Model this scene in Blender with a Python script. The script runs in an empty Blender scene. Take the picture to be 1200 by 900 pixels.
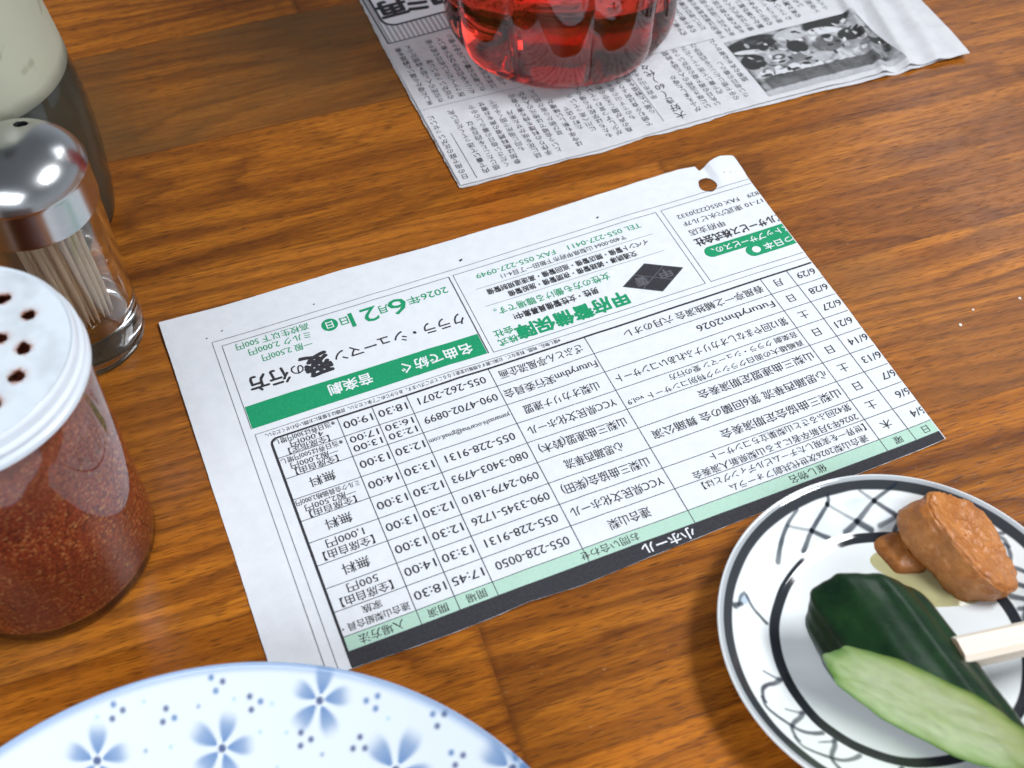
import bpy, bmesh, math, random
import numpy as np
from mathutils import Vector, Matrix, noise
from mathutils.geometry import delaunay_2d_cdt

sc = bpy.context.scene
COL = sc.collection
R = math.radians
random.seed(7)
rng = np.random.default_rng(11)

# ------------------------------------------------------------------ camera
cam_d = bpy.data.cameras.new("camera")
cam = bpy.data.objects.new("camera", cam_d)
COL.objects.link(cam)
sc.camera = cam
cam_d.sensor_width = 36.0
cam_d.lens = 44.504
cam_d.clip_start = 0.005
cam_d.clip_end = 50.0
cx = Vector((0.99952425, -0.02396292, -0.0194178))
cy = Vector((0.03084271, 0.77656996, 0.62927563))
cz = Vector((0.0, -0.62957515, 0.77693959))
mw = Matrix.Identity(4)
for i in range(3):
    mw[i][0], mw[i][1], mw[i][2] = cx[i], cy[i], cz[i]
mw.translation = Vector((-0.02385841, -0.24344473, 0.32763536))
cam.matrix_world = mw
cam_d.dof.use_dof = True
cam_d.dof.focus_distance = 0.43
cam_d.dof.aperture_fstop = 15.0

# ------------------------------------------------------------------ world and lamps
world = bpy.data.worlds.new("World")
sc.world = world
world.use_nodes = True
bg = world.node_tree.nodes["Background"]
_wt = world.node_tree
_tc = _wt.nodes.new('ShaderNodeTexCoord')
_sx = _wt.nodes.new('ShaderNodeSeparateXYZ')
_wt.links.new(_tc.outputs['Generated'], _sx.inputs[0])
_cr = _wt.nodes.new('ShaderNodeValToRGB')          # dim ceiling, lighter walls round the table
_cr.color_ramp.elements[0].position = 0.0
_cr.color_ramp.elements[0].color = (0.42, 0.46, 0.51, 1)
_cr.color_ramp.elements[1].position = 0.62
_cr.color_ramp.elements[1].color = (0.13, 0.14, 0.155, 1)
_wt.links.new(_sx.outputs[2], _cr.inputs[0])
_wt.links.new(_cr.outputs[0], bg.inputs[0])
bg.inputs[1].default_value = 1.0


def area_lamp(name, loc, target, sx, sy, power, color):
    d = bpy.data.lights.new(name, 'AREA')
    d.shape = 'RECTANGLE'
    d.size, d.size_y, d.energy, d.color = sx, sy, power, color
    o = bpy.data.objects.new(name, d)
    COL.objects.link(o)
    o.location = loc
    o.rotation_euler = (Vector(target) - Vector(loc)).to_track_quat('-Z', 'Y').to_euler()
    return o


area_lamp("ceiling_lamp", (0.62, 0.03, 1.02), (0.0, 0.05, 0), 0.42, 0.26, 14.0, (0.97, 0.98, 1.0))
area_lamp("window_light", (-0.35, -1.25, 1.05), (0, 0, 0), 1.0, 0.7, 15.0, (0.91, 0.95, 1.0))
area_lamp("far_window_light", (0.95, 1.5, 1.35), (0.1, 0.1, 0), 0.7, 0.6, 4.5, (0.92, 0.96, 1.0))

sc.view_settings.view_transform = 'Standard'
sc.view_settings.look = 'None'
sc.view_settings.exposure = 0.0
sc.view_settings.gamma = 1.0
sc.render.engine = 'CYCLES'
sc.cycles.use_denoising = True
sc.cycles.max_bounces = 14
sc.cycles.transmission_bounces = 12
sc.cycles.transparent_max_bounces = 12
sc.cycles.sample_clamp_indirect = 25.0


# ------------------------------------------------------------------ object helpers
def tag(o, label=None, cat=None, group=None, kind=None):
    if label: o['label'] = label
    if cat: o['category'] = cat
    if group: o['group'] = group
    if kind: o['kind'] = kind
    return o


def empty(name, label, cat, loc=(0, 0, 0), rz=0.0, group=None):
    o = bpy.data.objects.new(name, None)
    o.empty_display_size = 0.01
    COL.objects.link(o)
    o.location = loc
    o.rotation_euler = (0, 0, rz)
    return tag(o, label, cat, group)


def mesh_obj(name, verts, faces, mats, parent=None, mi=None, smooth=False, colors=None, loc=None):
    me = bpy.data.meshes.new(name)
    me.from_pydata([tuple(map(float, v)) for v in verts], [], [tuple(map(int, f)) for f in faces])
    for m in (mats if isinstance(mats, (list, tuple)) else [mats]):
        me.materials.append(m)
    if mi is not None:
        me.polygons.foreach_set('material_index', np.asarray(mi, dtype=np.int32))
    if smooth:
        me.polygons.foreach_set('use_smooth', np.ones(len(me.polygons), dtype=bool))
    if smooth:
        me.set_sharp_from_angle(angle=R(38))
    if colors is not None:
        a = me.color_attributes.new('paint', 'FLOAT_COLOR', 'POINT')
        c = np.ones((len(me.vertices), 4), dtype=np.float32)
        c[:, :3] = colors
        a.data.foreach_set('color', c.ravel())
    me.update()
    o = bpy.data.objects.new(name, me)
    COL.objects.link(o)
    if parent: o.parent = parent
    if loc: o.location = loc
    return o


def bm_obj(name, bm, mats, parent=None, smooth=False, loc=None):
    me = bpy.data.meshes.new(name)
    bm.to_mesh(me)
    bm.free()
    for m in (mats if isinstance(mats, (list, tuple)) else [mats]):
        me.materials.append(m)
    if smooth:
        me.polygons.foreach_set('use_smooth', np.ones(len(me.polygons), dtype=bool))
        me.set_sharp_from_angle(angle=R(38))
    o = bpy.data.objects.new(name, me)
    COL.objects.link(o)
    if parent: o.parent = parent
    if loc: o.location = loc
    return o


def lathe(profile, n=96, rfun=None):
    """profile: list of (r, z), open or starting/ending on the axis; rfun(theta, z) scales r."""
    verts, faces, rings = [], [], []
    for r, z in profile:
        if r <= 1e-9:
            rings.append([len(verts)]); verts.append((0, 0, z))
        else:
            base = len(verts)
            for k in range(n):
                t = 2 * math.pi * k / n
                s = rfun(t, z) if rfun else 1.0
                verts.append((r * s * math.cos(t), r * s * math.sin(t), z))
            rings.append(list(range(base, base + n)))
    for a, b in zip(rings[:-1], rings[1:]):
        if len(a) == 1 and len(b) == 1: continue
        for k in range(n):
            k2 = (k + 1) % n
            if len(a) == 1: faces.append((a[0], b[k2], b[k]))
            elif len(b) == 1: faces.append((a[k], a[k2], b[0]))
            else: faces.append((a[k], a[k2], b[k2], b[k]))
    return verts, faces


def smooth_profile(pts, sub=5):
    """Catmull-Rom through the given (r,z) points."""
    p = [np.array(q, float) for q in pts]
    p = [2 * p[0] - p[1]] + p + [2 * p[-1] - p[-2]]
    out = []
    for i in range(1, len(p) - 2):
        for k in range(sub):
            t = k / sub
            out.append(0.5 * (2 * p[i] + (p[i + 1] - p[i - 1]) * t + (2 * p[i - 1] - 5 * p[i] + 4 * p[i + 1] - p[i + 2]) * t * t
                              + (3 * p[i] - p[i - 1] - 3 * p[i + 1] + p[i + 2]) * t ** 3))
    out.append(p[-2])
    return [(max(0.0, float(q[0])), float(q[1])) for q in out]


def sstep(a, b, x):
    t = np.clip((np.asarray(x, float) - a) / (b - a), 0, 1)
    return t * t * (3 - 2 * t)


# ------------------------------------------------------------------ materials
class NT:
    def __init__(self, name):
        self.m = bpy.data.materials.new(name)
        self.m.use_nodes = True
        self.t = self.m.node_tree
        self.b = self.t.nodes['Principled BSDF']
        self.out = self.t.nodes['Material Output']

    def n(self, kind, **kw):
        nd = self.t.nodes.new(kind)
        for k, v in kw.items():
            setattr(nd, k, v)
        return nd

    def link(self, a, b):
        self.t.links.new(a, b)

    def math(self, op, a, b=None, c=None, clamp=False):
        nd = self.n('ShaderNodeMath', operation=op, use_clamp=clamp)
        for i, v in enumerate((a, b, c)):
            if v is None: continue
            if isinstance(v, (int, float)): nd.inputs[i].default_value = v
            else: self.link(v, nd.inputs[i])
        return nd.outputs[0]

    def vec(self, x, y, z):
        nd = self.n('ShaderNodeCombineXYZ')
        for i, v in enumerate((x, y, z)):
            if isinstance(v, (int, float)): nd.inputs[i].default_value = v
            else: self.link(v, nd.inputs[i])
        return nd.outputs[0]

    def noise(self, v, scale=1.0, detail=2.0, rough=0.5, dist=0.0):
        nd = self.n('ShaderNodeTexNoise')
        self.link(v, nd.inputs['Vector'])
        nd.inputs['Scale'].default_value = scale
        nd.inputs['Detail'].default_value = detail
        nd.inputs['Roughness'].default_value = rough
        nd.inputs['Distortion'].default_value = dist
        return nd.outputs['Fac']

    def ramp(self, f, stops, interp='LINEAR'):
        nd = self.n('ShaderNodeValToRGB')
        nd.color_ramp.interpolation = interp
        el = nd.color_ramp.elements
        while len(el) < len(stops): el.new(0.5)
        for e, (p, c) in zip(el, stops):
            e.position = p
            e.color = (c, c, c, 1) if isinstance(c, (int, float)) else (*c, 1)
        self.link(f, nd.inputs[0])
        return nd.outputs[0]

    def mix(self, f, a, b, mode='MIX'):
        nd = self.n('ShaderNodeMix', data_type='RGBA', blend_type=mode)
        for sock, v in ((nd.inputs[0], f), (nd.inputs[6], a), (nd.inputs[7], b)):
            if isinstance(v, (int, float)): sock.default_value = v
            elif isinstance(v, tuple): sock.default_value = (*v, 1)
            else: self.link(v, sock)
        return nd.outputs[2]

    def obj(self):
        return self.n('ShaderNodeTexCoord').outputs['Object']

    def bump(self, h, strength, dist):
        nd = self.n('ShaderNodeBump')
        nd.inputs['Strength'].default_value = strength
        nd.inputs['Distance'].default_value = dist
        self.link(h, nd.inputs['Height'])
        self.link(nd.outputs[0], self.b.inputs['Normal'])


def simple(name, color, rough=0.5, metallic=0.0, spec=0.5, trans=0.0, ior=1.45, coat=0.0, sss=0.0):
    t = NT(name)
    t.b.inputs['Base Color'].default_value = (*color, 1)
    t.b.inputs['Roughness'].default_value = rough
    t.b.inputs['Metallic'].default_value = metallic
    t.b.inputs['Specular IOR Level'].default_value = spec
    t.b.inputs['Transmission Weight'].default_value = trans
    t.b.inputs['IOR'].default_value = ior
    t.b.inputs['Coat Weight'].default_value = coat
    if sss:
        t.b.inputs['Subsurface Weight'].default_value = sss
        t.b.inputs['Subsurface Radius'].default_value = (1.0, 0.7, 0.4)
        t.b.inputs['Subsurface Scale'].default_value = 0.003
    return t.m


def wood_material():
    t = NT('laminated_wood')
    mp = t.n('ShaderNodeMapping')
    mp.inputs['Rotation'].default_value = (0, 0, R(-17))
    t.link(t.obj(), mp.inputs['Vector'])
    sp = t.n('ShaderNodeSeparateXYZ')
    t.link(mp.outputs[0], sp.inputs[0])
    s, tt = sp.outputs[0], sp.outputs[1]
    # strips 71.5 mm wide, staggered butt joints
    tn = t.math('DIVIDE', t.math('SUBTRACT', tt, 0.0433), 0.0715)
    idx = t.math('FLOOR', tn)
    fr = t.math('SUBTRACT', tn, idx)
    off = t.math('MULTIPLY_ADD', idx, 0.237, 0.528)
    sn = t.math('DIVIDE', t.math('ADD', s, off), 0.6)
    seg = t.math('FLOOR', sn)
    fs = t.math('SUBTRACT', sn, seg)
    wn = t.n('ShaderNodeTexWhiteNoise', noise_dimensions='2D')
    t.link(t.vec(idx, seg, 0), wn.inputs['Vector'])
    rsep = t.n('ShaderNodeSeparateColor')
    t.link(wn.outputs['Color'], rsep.inputs[0])
    r1, r2, r3 = rsep.outputs[0], rsep.outputs[1], rsep.outputs[2]
    so = t.math('MULTIPLY_ADD', r1, 9.0, s)
    zo = t.math('MULTIPLY_ADD', seg, 1.7, t.math('MULTIPLY', idx, 3.1))
    # growth rings: contour lines of a stretched noise field, finer and straighter in some strips
    big = t.noise(t.vec(t.math('MULTIPLY', so, 3.0), t.math('MULTIPLY', tt, 11.0), zo), 1.0, 1.0, 0.35)
    wob = t.noise(t.vec(t.math('MULTIPLY', so, 26.0), t.math('MULTIPLY', tt, 110.0), zo), 1.0, 3.0, 0.6)
    slope = t.math('MULTIPLY', tt, t.math('MULTIPLY_ADD', r2, 190.0, 30.0))
    field = t.math('ADD', t.math('MULTIPLY_ADD', big, 17.0, slope), t.math('MULTIPLY', wob, 1.1))
    ring = t.math('FRACT', field)
    late = t.ramp(ring, [(0.0, 0.30), (0.16, 0.0), (0.50, 0.12), (0.80, 0.80), (0.92, 1.0), (1.0, 0.30)])
    amt = t.noise(t.vec(t.math('MULTIPLY', so, 7.0), t.math('MULTIPLY', tt, 26.0), zo), 1.0, 2.0, 0.6)
    late = t.math('MULTIPLY', late, t.ramp(amt, [(0.30, 0.30), (0.66, 1.0)]))
    fib = t.noise(t.vec(t.math('MULTIPLY', so, 45.0), t.math('MULTIPLY', tt, 1100.0), zo), 1.0, 3.0, 0.6)
    stk = t.noise(t.vec(t.math('MULTIPLY', so, 60.0), t.math('MULTIPLY', tt, 620.0), zo), 1.0, 4.0, 0.7)
    pore = t.noise(t.vec(t.math('MULTIPLY', so, 170.0), t.math('MULTIPLY', tt, 2300.0), zo), 1.0, 1.0, 0.5)
    pore = t.ramp(pore, [(0.55, 0.0), (0.70, 1.0)])
    blot = t.noise(t.vec(t.math('MULTIPLY', so, 5.0), t.math('MULTIPLY', tt, 24.0), zo), 1.0, 3.0, 0.6)
    light, mid, dark = (0.68, 0.240, 0.020), (0.36, 0.101, 0.0088), (0.088, 0.0195, 0.0035)
    broad = t.noise(t.vec(t.math('MULTIPLY', so, 5.5), t.math('MULTIPLY', tt, 150.0), zo), 1.0, 2.0, 0.55)
    c = t.mix(t.ramp(fib, [(0.3, 0.0), (0.72, 1.0)]), light, mid)
    c = t.mix(t.ramp(blot, [(0.35, 0.0), (0.7, 0.65)]), c, mid)
    c = t.mix(t.ramp(broad, [(0.42, 0.0), (0.66, 0.72)]), c, t.mix(0.5, mid, dark))
    c = t.mix(t.math('MULTIPLY', late, 0.70), c, dark)
    c = t.mix(t.ramp(stk, [(0.52, 0.0), (0.74, 0.60)]), c, dark)
    c = t.mix(t.math('MULTIPLY', pore, 0.70), c, (0.055, 0.013, 0.0035))
    fleck = t.ramp(t.noise(t.vec(t.math('MULTIPLY', so, 420.0), t.math('MULTIPLY', tt, 1100.0), zo), 1.0, 1.0, 0.5), [(0.74, 0.0), (0.80, 0.45)])
    c = t.mix(fleck, c, (0.50, 0.30, 0.12))
    # strip to strip tone: greyish sheen painted into the back strip's colour, a duller strip at the right
    grey_strip = t.math('ADD', t.math('COMPARE', idx, 2.0, 0.4), t.math('MULTIPLY', t.math('COMPARE', idx, -1.0, 0.4), 0.45))
    grey_patch = t.ramp(t.noise(t.obj(), 11.0, 3.0, 0.6), [(0.32, 0.15), (0.62, 0.85)])
    grey = t.math('MAXIMUM', t.math('MULTIPLY', grey_strip, grey_patch), t.ramp(r3, [(0.6, 0.0), (1.0, 0.22)]))
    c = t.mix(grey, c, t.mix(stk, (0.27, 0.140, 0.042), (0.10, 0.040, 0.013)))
    val = t.math('MULTIPLY_ADD', r2, 0.36, 0.78)
    c = t.mix(1.0, c, t.vec(val, val, val), 'MULTIPLY')
    # hairline joints
    e = t.math('MINIMUM', fr, t.math('SUBTRACT', 1.0, fr))
    j1 = t.ramp(e, [(0.0, 1.0), (0.010, 0.0)])
    e2 = t.math('MINIMUM', fs, t.math('SUBTRACT', 1.0, fs))
    j2 = t.ramp(e2, [(0.0, 1.0), (0.0012, 0.0)])
    c = t.mix(t.math('MULTIPLY', t.math('MAXIMUM', j1, j2), 0.45), c, (0.06, 0.016, 0.005))
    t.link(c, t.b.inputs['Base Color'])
    smear = t.noise(t.obj(), 9.0, 4.0, 0.6)
    t.link(t.ramp(smear, [(0.3, 0.20), (0.75, 0.40)]), t.b.inputs['Roughness'])
    t.b.inputs['Specular IOR Level'].default_value = 0.26
    h = t.math('ADD', t.math('MULTIPLY', pore, -0.5), t.math('MULTIPLY', fib, 0.6))
    t.bump(h, 0.25, 0.0002)
    return t.m


def paper_material(name, base, dirt, scale=220.0):
    t = NT(name)
    ob = t.obj()
    n1 = t.noise(ob, scale, 4.0, 0.65)
    n2 = t.noise(ob, 2600.0, 2.0, 0.6)
    c = t.mix(t.ramp(n1, [(0.35, 0.0), (0.75, 1.0)]), base, dirt)
    sp = t.ramp(t.noise(ob, 1500.0, 1.0, 0.5), [(0.72, 0.0), (0.80, 0.15)])
    c = t.mix(sp, c, tuple(0.72 * x for x in dirt))
    t.link(c, t.b.inputs['Base Color'])
    t.b.inputs['Roughness'].default_value = 0.85
    t.b.inputs['Specular IOR Level'].default_value = 0.2
    h = t.math('ADD', t.math('MULTIPLY', n2, 0.3), n1)
    t.bump(h, 0.35, 0.0003)
    return t.m


def ink(name, color, var=0.25):
    t = NT(name)
    f = t.noise(t.obj(), 1300.0, 3.0, 0.6)
    lighter = tuple(min(1, x * (1 + var) + 0.012) for x in color)
    t.link(t.mix(t.ramp(f, [(0.35, 0.0), (0.75, 1.0)]), color, lighter), t.b.inputs['Base Color'])
    t.b.inputs['Roughness'].default_value = 0.75
    t.b.inputs['Specular IOR Level'].default_value = 0.25
    return t.m


def painted(name, rough=0.08, coat=0.3, spec=0.5, noise_amt=0.0):
    t = NT(name)
    a = t.n('ShaderNodeAttribute', attribute_name='paint')
    c = a.outputs['Color']
    if noise_amt:
        f = t.noise(t.obj(), 900.0, 3.0, 0.6)
        c = t.mix(noise_amt, c, t.mix(f, (0, 0, 0), (1, 1, 1)), 'OVERLAY')
    t.link(c, t.b.inputs['Base Color'])
    t.b.inputs['Roughness'].default_value = rough
    t.b.inputs['Coat Weight'].default_value = coat
    t.b.inputs['Coat Roughness'].default_value = 0.03
    t.b.inputs['Specular IOR Level'].default_value = spec
    return t.m


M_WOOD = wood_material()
M_PAPER = paper_material('clipping_paper', (0.72, 0.755, 0.80), (0.665, 0.70, 0.745))
M_NEWS = paper_material('newsprint', (0.60, 0.605, 0.63), (0.52, 0.525, 0.55), 160.0)
M_INK = ink('black_ink', (0.028, 0.028, 0.034))
M_GREYINK = ink('grey_ink', (0.10, 0.10, 0.115))
M_LINE = ink('line_ink', (0.07, 0.075, 0.085))
M_GREEN = ink('green_ink', (0.006, 0.265, 0.115), 0.12)
M_PALEGREEN = ink('pale_green_tint', (0.40, 0.60, 0.50), 0.08)
M_WHITEINK = ink('paper_white_lettering', (0.72, 0.74, 0.78), 0.05)
M_SLATE = ink('slate_ink', (0.05, 0.055, 0.06))
M_STRIPE = ink('stripe_tint', (0.36, 0.36, 0.38), 0.1)
M_PLATE = painted('glazed_porcelain', 0.055, 0.0, 0.42)
M_PHOTO = painted('halftone_photograph', 0.7, 0.0, 0.3, 0.25)
M_GLASS = simple('clear_glass', (0.97, 0.985, 0.98), 0.015, trans=1.0, ior=1.47)
M_CHROME = simple('polished_steel', (0.56, 0.57, 0.58), 0.22, metallic=1.0)
M_DARKHOLE = simple('dark_recess', (0.01, 0.01, 0.01), 0.8)


# ------------------------------------------------------------------ text
GLYPHS = {}


def prepare_glyphs(specs):
    """specs: iterable of (string, weight). Lays every string out with the built-in font."""
    tmp = []
    for s, w in sorted(set(specs)):
        cu = bpy.data.curves.new('t', 'FONT')
        cu.body = s
        cu.size = 1.0
        cu.resolution_u = 2
        cu.offset = w
        o = bpy.data.objects.new('t', cu)
        COL.objects.link(o)
        tmp.append((s, w, o, cu))
    dg = bpy.context.evaluated_depsgraph_get()
    for s, w, o, cu in tmp:
        ev = o.evaluated_get(dg)
        me = ev.to_mesh()
        v = np.zeros(len(me.vertices) * 3, dtype=np.float32)
        me.vertices.foreach_get('co', v)
        v = v.reshape(-1, 3)[:, :2].astype(float)
        f = [tuple(p.vertices) for p in me.polygons]
        GLYPHS[(s, w)] = (v, f)
        ev.to_mesh_clear()
    for s, w, o, cu in tmp:
        bpy.data.objects.remove(o)
        bpy.data.curves.remove(cu)


class Print:
    """Flat printing collected in millimetres on a sheet, then laid on the sheet's surface."""

    def __init__(self):
        self.v, self.f, self.m, self.req = [], [], [], []

    def rect(self, u0, v0, u1, v1, mat, step=2.0, lift=0.0):
        nu = max(1, int(abs(u1 - u0) / step)); nv = max(1, int(abs(v1 - v0) / step))
        b = len(self.v)
        u0, u1 = min(u0, u1), max(u0, u1); v0, v1 = min(v0, v1), max(v0, v1)
        for j in range(nv + 1):
            for i in range(nu + 1):
                self.v.append((u0 + (u1 - u0) * i / nu, v0 + (v1 - v0) * j / nv, lift))
        for j in range(nv):
            for i in range(nu):
                a = b + j * (nu + 1) + i
                self.f.append((a, a + 1, a + nu + 2, a + nu + 1)); self.m.append(mat)

    def line(self, u0, v0, u1, v1, w, mat, lift=0.004, step=1.6):
        d = np.array([u1 - u0, v1 - v0], float); L = np.hypot(*d)
        d /= L; n = np.array([-d[1], d[0]]) * w / 2
        k = max(1, int(L / step)); b = len(self.v)
        for i in range(k + 1):
            p = np.array([u0, v0]) + d * L * i / k
            self.v.append((*(p - n), lift)); self.v.append((*(p + n), lift))
        for i in range(k):
            a = b + 2 * i
            self.f.append((a, a + 2, a + 3, a + 1)); self.m.append(mat)

    def poly(self, pts, mat, lift=0.0):
        a = sum(p[0] * q[1] - p[1] * q[0] for p, q in zip(pts, pts[1:] + pts[:1]))
        if a < 0: pts = pts[::-1]
        ring = []
        for p, q in zip(pts, pts[1:] + pts[:1]):
            k = max(1, int(math.hypot(q[0] - p[0], q[1] - p[1]) / 1.6))
            ring += [(p[0] + (q[0] - p[0]) * i / k, p[1] + (q[1] - p[1]) * i / k) for i in range(k)]
        c0, c1 = sum(p[0] for p in pts) / len(pts), sum(p[1] for p in pts) / len(pts)
        b, n, m = len(self.v), len(ring), max(1, int(max(math.hypot(p[0] - c0, p[1] - c1) for p in pts) / 1.8))
        for i in range(m):
            f = 1 - i / m
            self.v += [(c0 + (p[0] - c0) * f, c1 + (p[1] - c1) * f, lift) for p in ring]
        self.v.append((c0, c1, lift))
        for i in range(m):
            for j in range(n):
                x, y = b + i * n + j, b + i * n + (j + 1) % n
                self.f.append((x, y, y + n, x + n) if i < m - 1 else (x, y, b + m * n)); self.m.append(mat)

    def text(self, s, uc, vc, size, mat, width=None, w=0.0, align='C', lift=0.016, shear=0.0, vert=False, ysc=1.0):
        self.req.append((s, uc, vc, size, mat, width, w, align, lift, shear, ysc))

    def specs(self):
        return [(r[0], 0.0) for r in self.req]

    def place_text(self):
        for s, uc, vc, size, mat, width, w, align, lift, shear, ysc in self.req:
            g, f = GLYPHS[(s, 0.0)]
            if len(g) == 0: continue
            x0, x1 = g[:, 0].min(), g[:, 0].max()
            wd = (x1 - x0)
            sx = size if width is None else width / wd
            sy = size * ysc
            # vertical centre of a full-height glyph: about 0.36 em above the baseline
            xs = (g[:, 0] - x0) * sx
            ys = (g[:, 1] - 0.36) * sy
            xs = xs + shear * ys
            if align == 'C': xs = xs - wd * sx / 2
            elif align == 'R': xs = xs - wd * sx
            # heavier type: the letter laid down again a hair to each side
            e = w * 0.85 * size
            offs = [(-0.010 * size, 0), (0.010 * size, 0)] if w < 0.006 else [(-e, 0), (e, 0), (0, e), (0, -e)]
            if w > 0.03: offs += [(e * .7, e * .7), (-e * .7, e * .7), (e * .7, -e * .7), (-e * .7, -e * .7)]
            for n_, (ou, ov_) in enumerate(offs):
                b = len(self.v)
                self.v += [(uc + a + ou, vc + c + ov_, lift + 0.0022 * n_) for a, c in zip(xs, ys)]
                for q in f:
                    self.f.append(tuple(b + k for k in q)); self.m.append(mat)

    def build(self, name, mats, zfun, parent, cut=None):
        v = np.array(self.v, float)
        z = zfun(v[:, 0], v[:, 1]) + 0.065 + v[:, 2]
        P = np.c_[v[:, 0], v[:, 1], z] * 0.001
        o = mesh_obj(name, P, self.f, mats, parent, self.m)
        if cut:
            bm = bmesh.new(); bm.from_mesh(o.data)
            bmesh.ops.bisect_plane(bm, geom=bm.verts[:] + bm.edges[:] + bm.faces[:], plane_co=Vector(cut[0]) * 0.001,
                                   plane_no=Vector(cut[1]), clear_outer=True)
            bm.to_mesh(o.data); bm.free()
        return o


def in_ring(P, x, y):
    qx, qy = np.roll(P[:, 0], -1), np.roll(P[:, 1], -1)
    return (((P[:, 1] > y) != (qy > y)) & (x < (qx - P[:, 0]) * (y - P[:, 1]) / (qy - P[:, 1] + 1e-12) + P[:, 0])).sum() % 2 == 1


def sheet(name, outline, spacing, zfun, thick, mat, parent, holes=(), edge_noise=0.12, extra=None, edge_step=1.5):
    """A sheet of paper cut along an outline (mm), triangulated, waved by zfun and given thickness."""
    pts = []
    n = len(outline)
    for i in range(n):
        a, b = np.array(outline[i], float), np.array(outline[(i + 1) % n], float)
        L = np.hypot(*(b - a)); k = max(1, int(L / edge_step))
        d = (b - a) / L; nn = np.array([-d[1], d[0]])
        for j in range(k):
            p = a + (b - a) * j / k
            q = (noise.noise(Vector((p[0] * 0.23, p[1] * 0.23, 3.3))) + 0.6 * noise.noise(Vector((p[0] * 0.8, p[1] * 0.8, 1.3)))) * edge_noise
            pts.append(p + nn * q if j else p)
    ne = len(pts)
    edges = [(i, (i + 1) % ne) for i in range(ne)]
    for (hx, hy, hr) in holes:
        b = len(pts); m = 40
        for k in range(m):
            t = 2 * math.pi * k / m
            rr = hr * (1 + 0.05 * math.sin(2 * t + 1) + 0.035 * math.sin(5 * t))
            pts.append(np.array([hx + rr * math.cos(t), hy + 1.2 * rr * math.sin(t)]))
        edges += [(b + k, b + (k + 1) % m) for k in range(m)]
    arr = np.array(pts)
    lo, hi = arr[:ne].min(0), arr[:ne].max(0)
    inner = []
    px_, py_ = arr[:ne, 0], arr[:ne, 1]
    qx, qy = np.roll(px_, -1), np.roll(py_, -1)

    def inside(x, y):
        c = ((py_ > y) != (qy > y)) & (x < (qx - px_) * (y - py_) / (qy - py_ + 1e-12) + px_)
        return c.sum() % 2 == 1
    grids = [(lo, hi, spacing)]
    if extra: grids += extra
    for (l, h, s) in grids:
        y = l[1] + s * .5
        row = 0
        while y < h[1]:
            x = l[0] + s * (.5 if row % 2 else .25)
            while x < h[0]:
                if inside(x, y):
                    dmin = np.min((arr[:, 0] - x) ** 2 + (arr[:, 1] - y) ** 2)
                    if dmin > (0.4 * s) ** 2 and all((x - hx) ** 2 + (y - hy) ** 2 > 1.55 * hr * hr for hx, hy, hr in holes):
                        inner.append((x, y))
                x += s
            y += s * .866; row += 1
    allp = [Vector((float(p[0]), float(p[1]))) for p in pts] + [Vector((float(a), float(b))) for a, b in inner]
    ov, oe, of, _, _, _ = delaunay_2d_cdt(allp, edges, [], 1, 1e-6)
    V = np.array([(p.x, p.y) for p in ov])
    F = []
    for f in of:
        c = V[list(f)].mean(0)
        if any(in_ring(arr[ne + 40 * i:ne + 40 * i + 40], c[0], c[1]) for i in range(len(holes))): continue
        if not inside(c[0], c[1]): continue
        a = V[list(f)]
        ar = (a[1][0] - a[0][0]) * (a[2][1] - a[0][1]) - (a[1][1] - a[0][1]) * (a[2][0] - a[0][0])
        F.append(tuple(f) if ar > 0 else tuple(f)[::-1])
    z = zfun(V[:, 0], V[:, 1])
    nV = len(V)
    P = np.r_[np.c_[V, z], np.c_[V, z - thick]] * 0.001
    cnt = {}
    for f in F:
        for a, b in zip(f, f[1:] + f[:1]): cnt[(a, b)] = cnt.get((a, b), 0) + 1
    faces = list(F) + [tuple(nV + k for k in f[::-1]) for f in F]
    for (a, b) in cnt:
        if (b, a) not in cnt: faces.append((b, a, nV + a, nV + b))
    return mesh_obj(name, P, faces, mat, parent, smooth=False)


# ------------------------------------------------------------------ table top
def slab(name, x0, x1, y0, y1, z0, z1, mat):
    v = [(x0, y0, z0), (x1, y0, z0), (x1, y1, z0), (x0, y1, z0), (x0, y0, z1), (x1, y0, z1), (x1, y1, z1), (x0, y1, z1)]
    f = [(3, 2, 1, 0), (4, 5, 6, 7), (0, 1, 5, 4), (1, 2, 6, 5), (2, 3, 7, 6), (3, 0, 4, 7)]
    return mesh_obj(name, v, f, mat)


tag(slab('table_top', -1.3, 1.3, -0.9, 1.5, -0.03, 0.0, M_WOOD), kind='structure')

PAGE_ROT = R(-158.965)
PAGE_LOC = (0.07503, 0.06957, 0.0)

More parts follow.
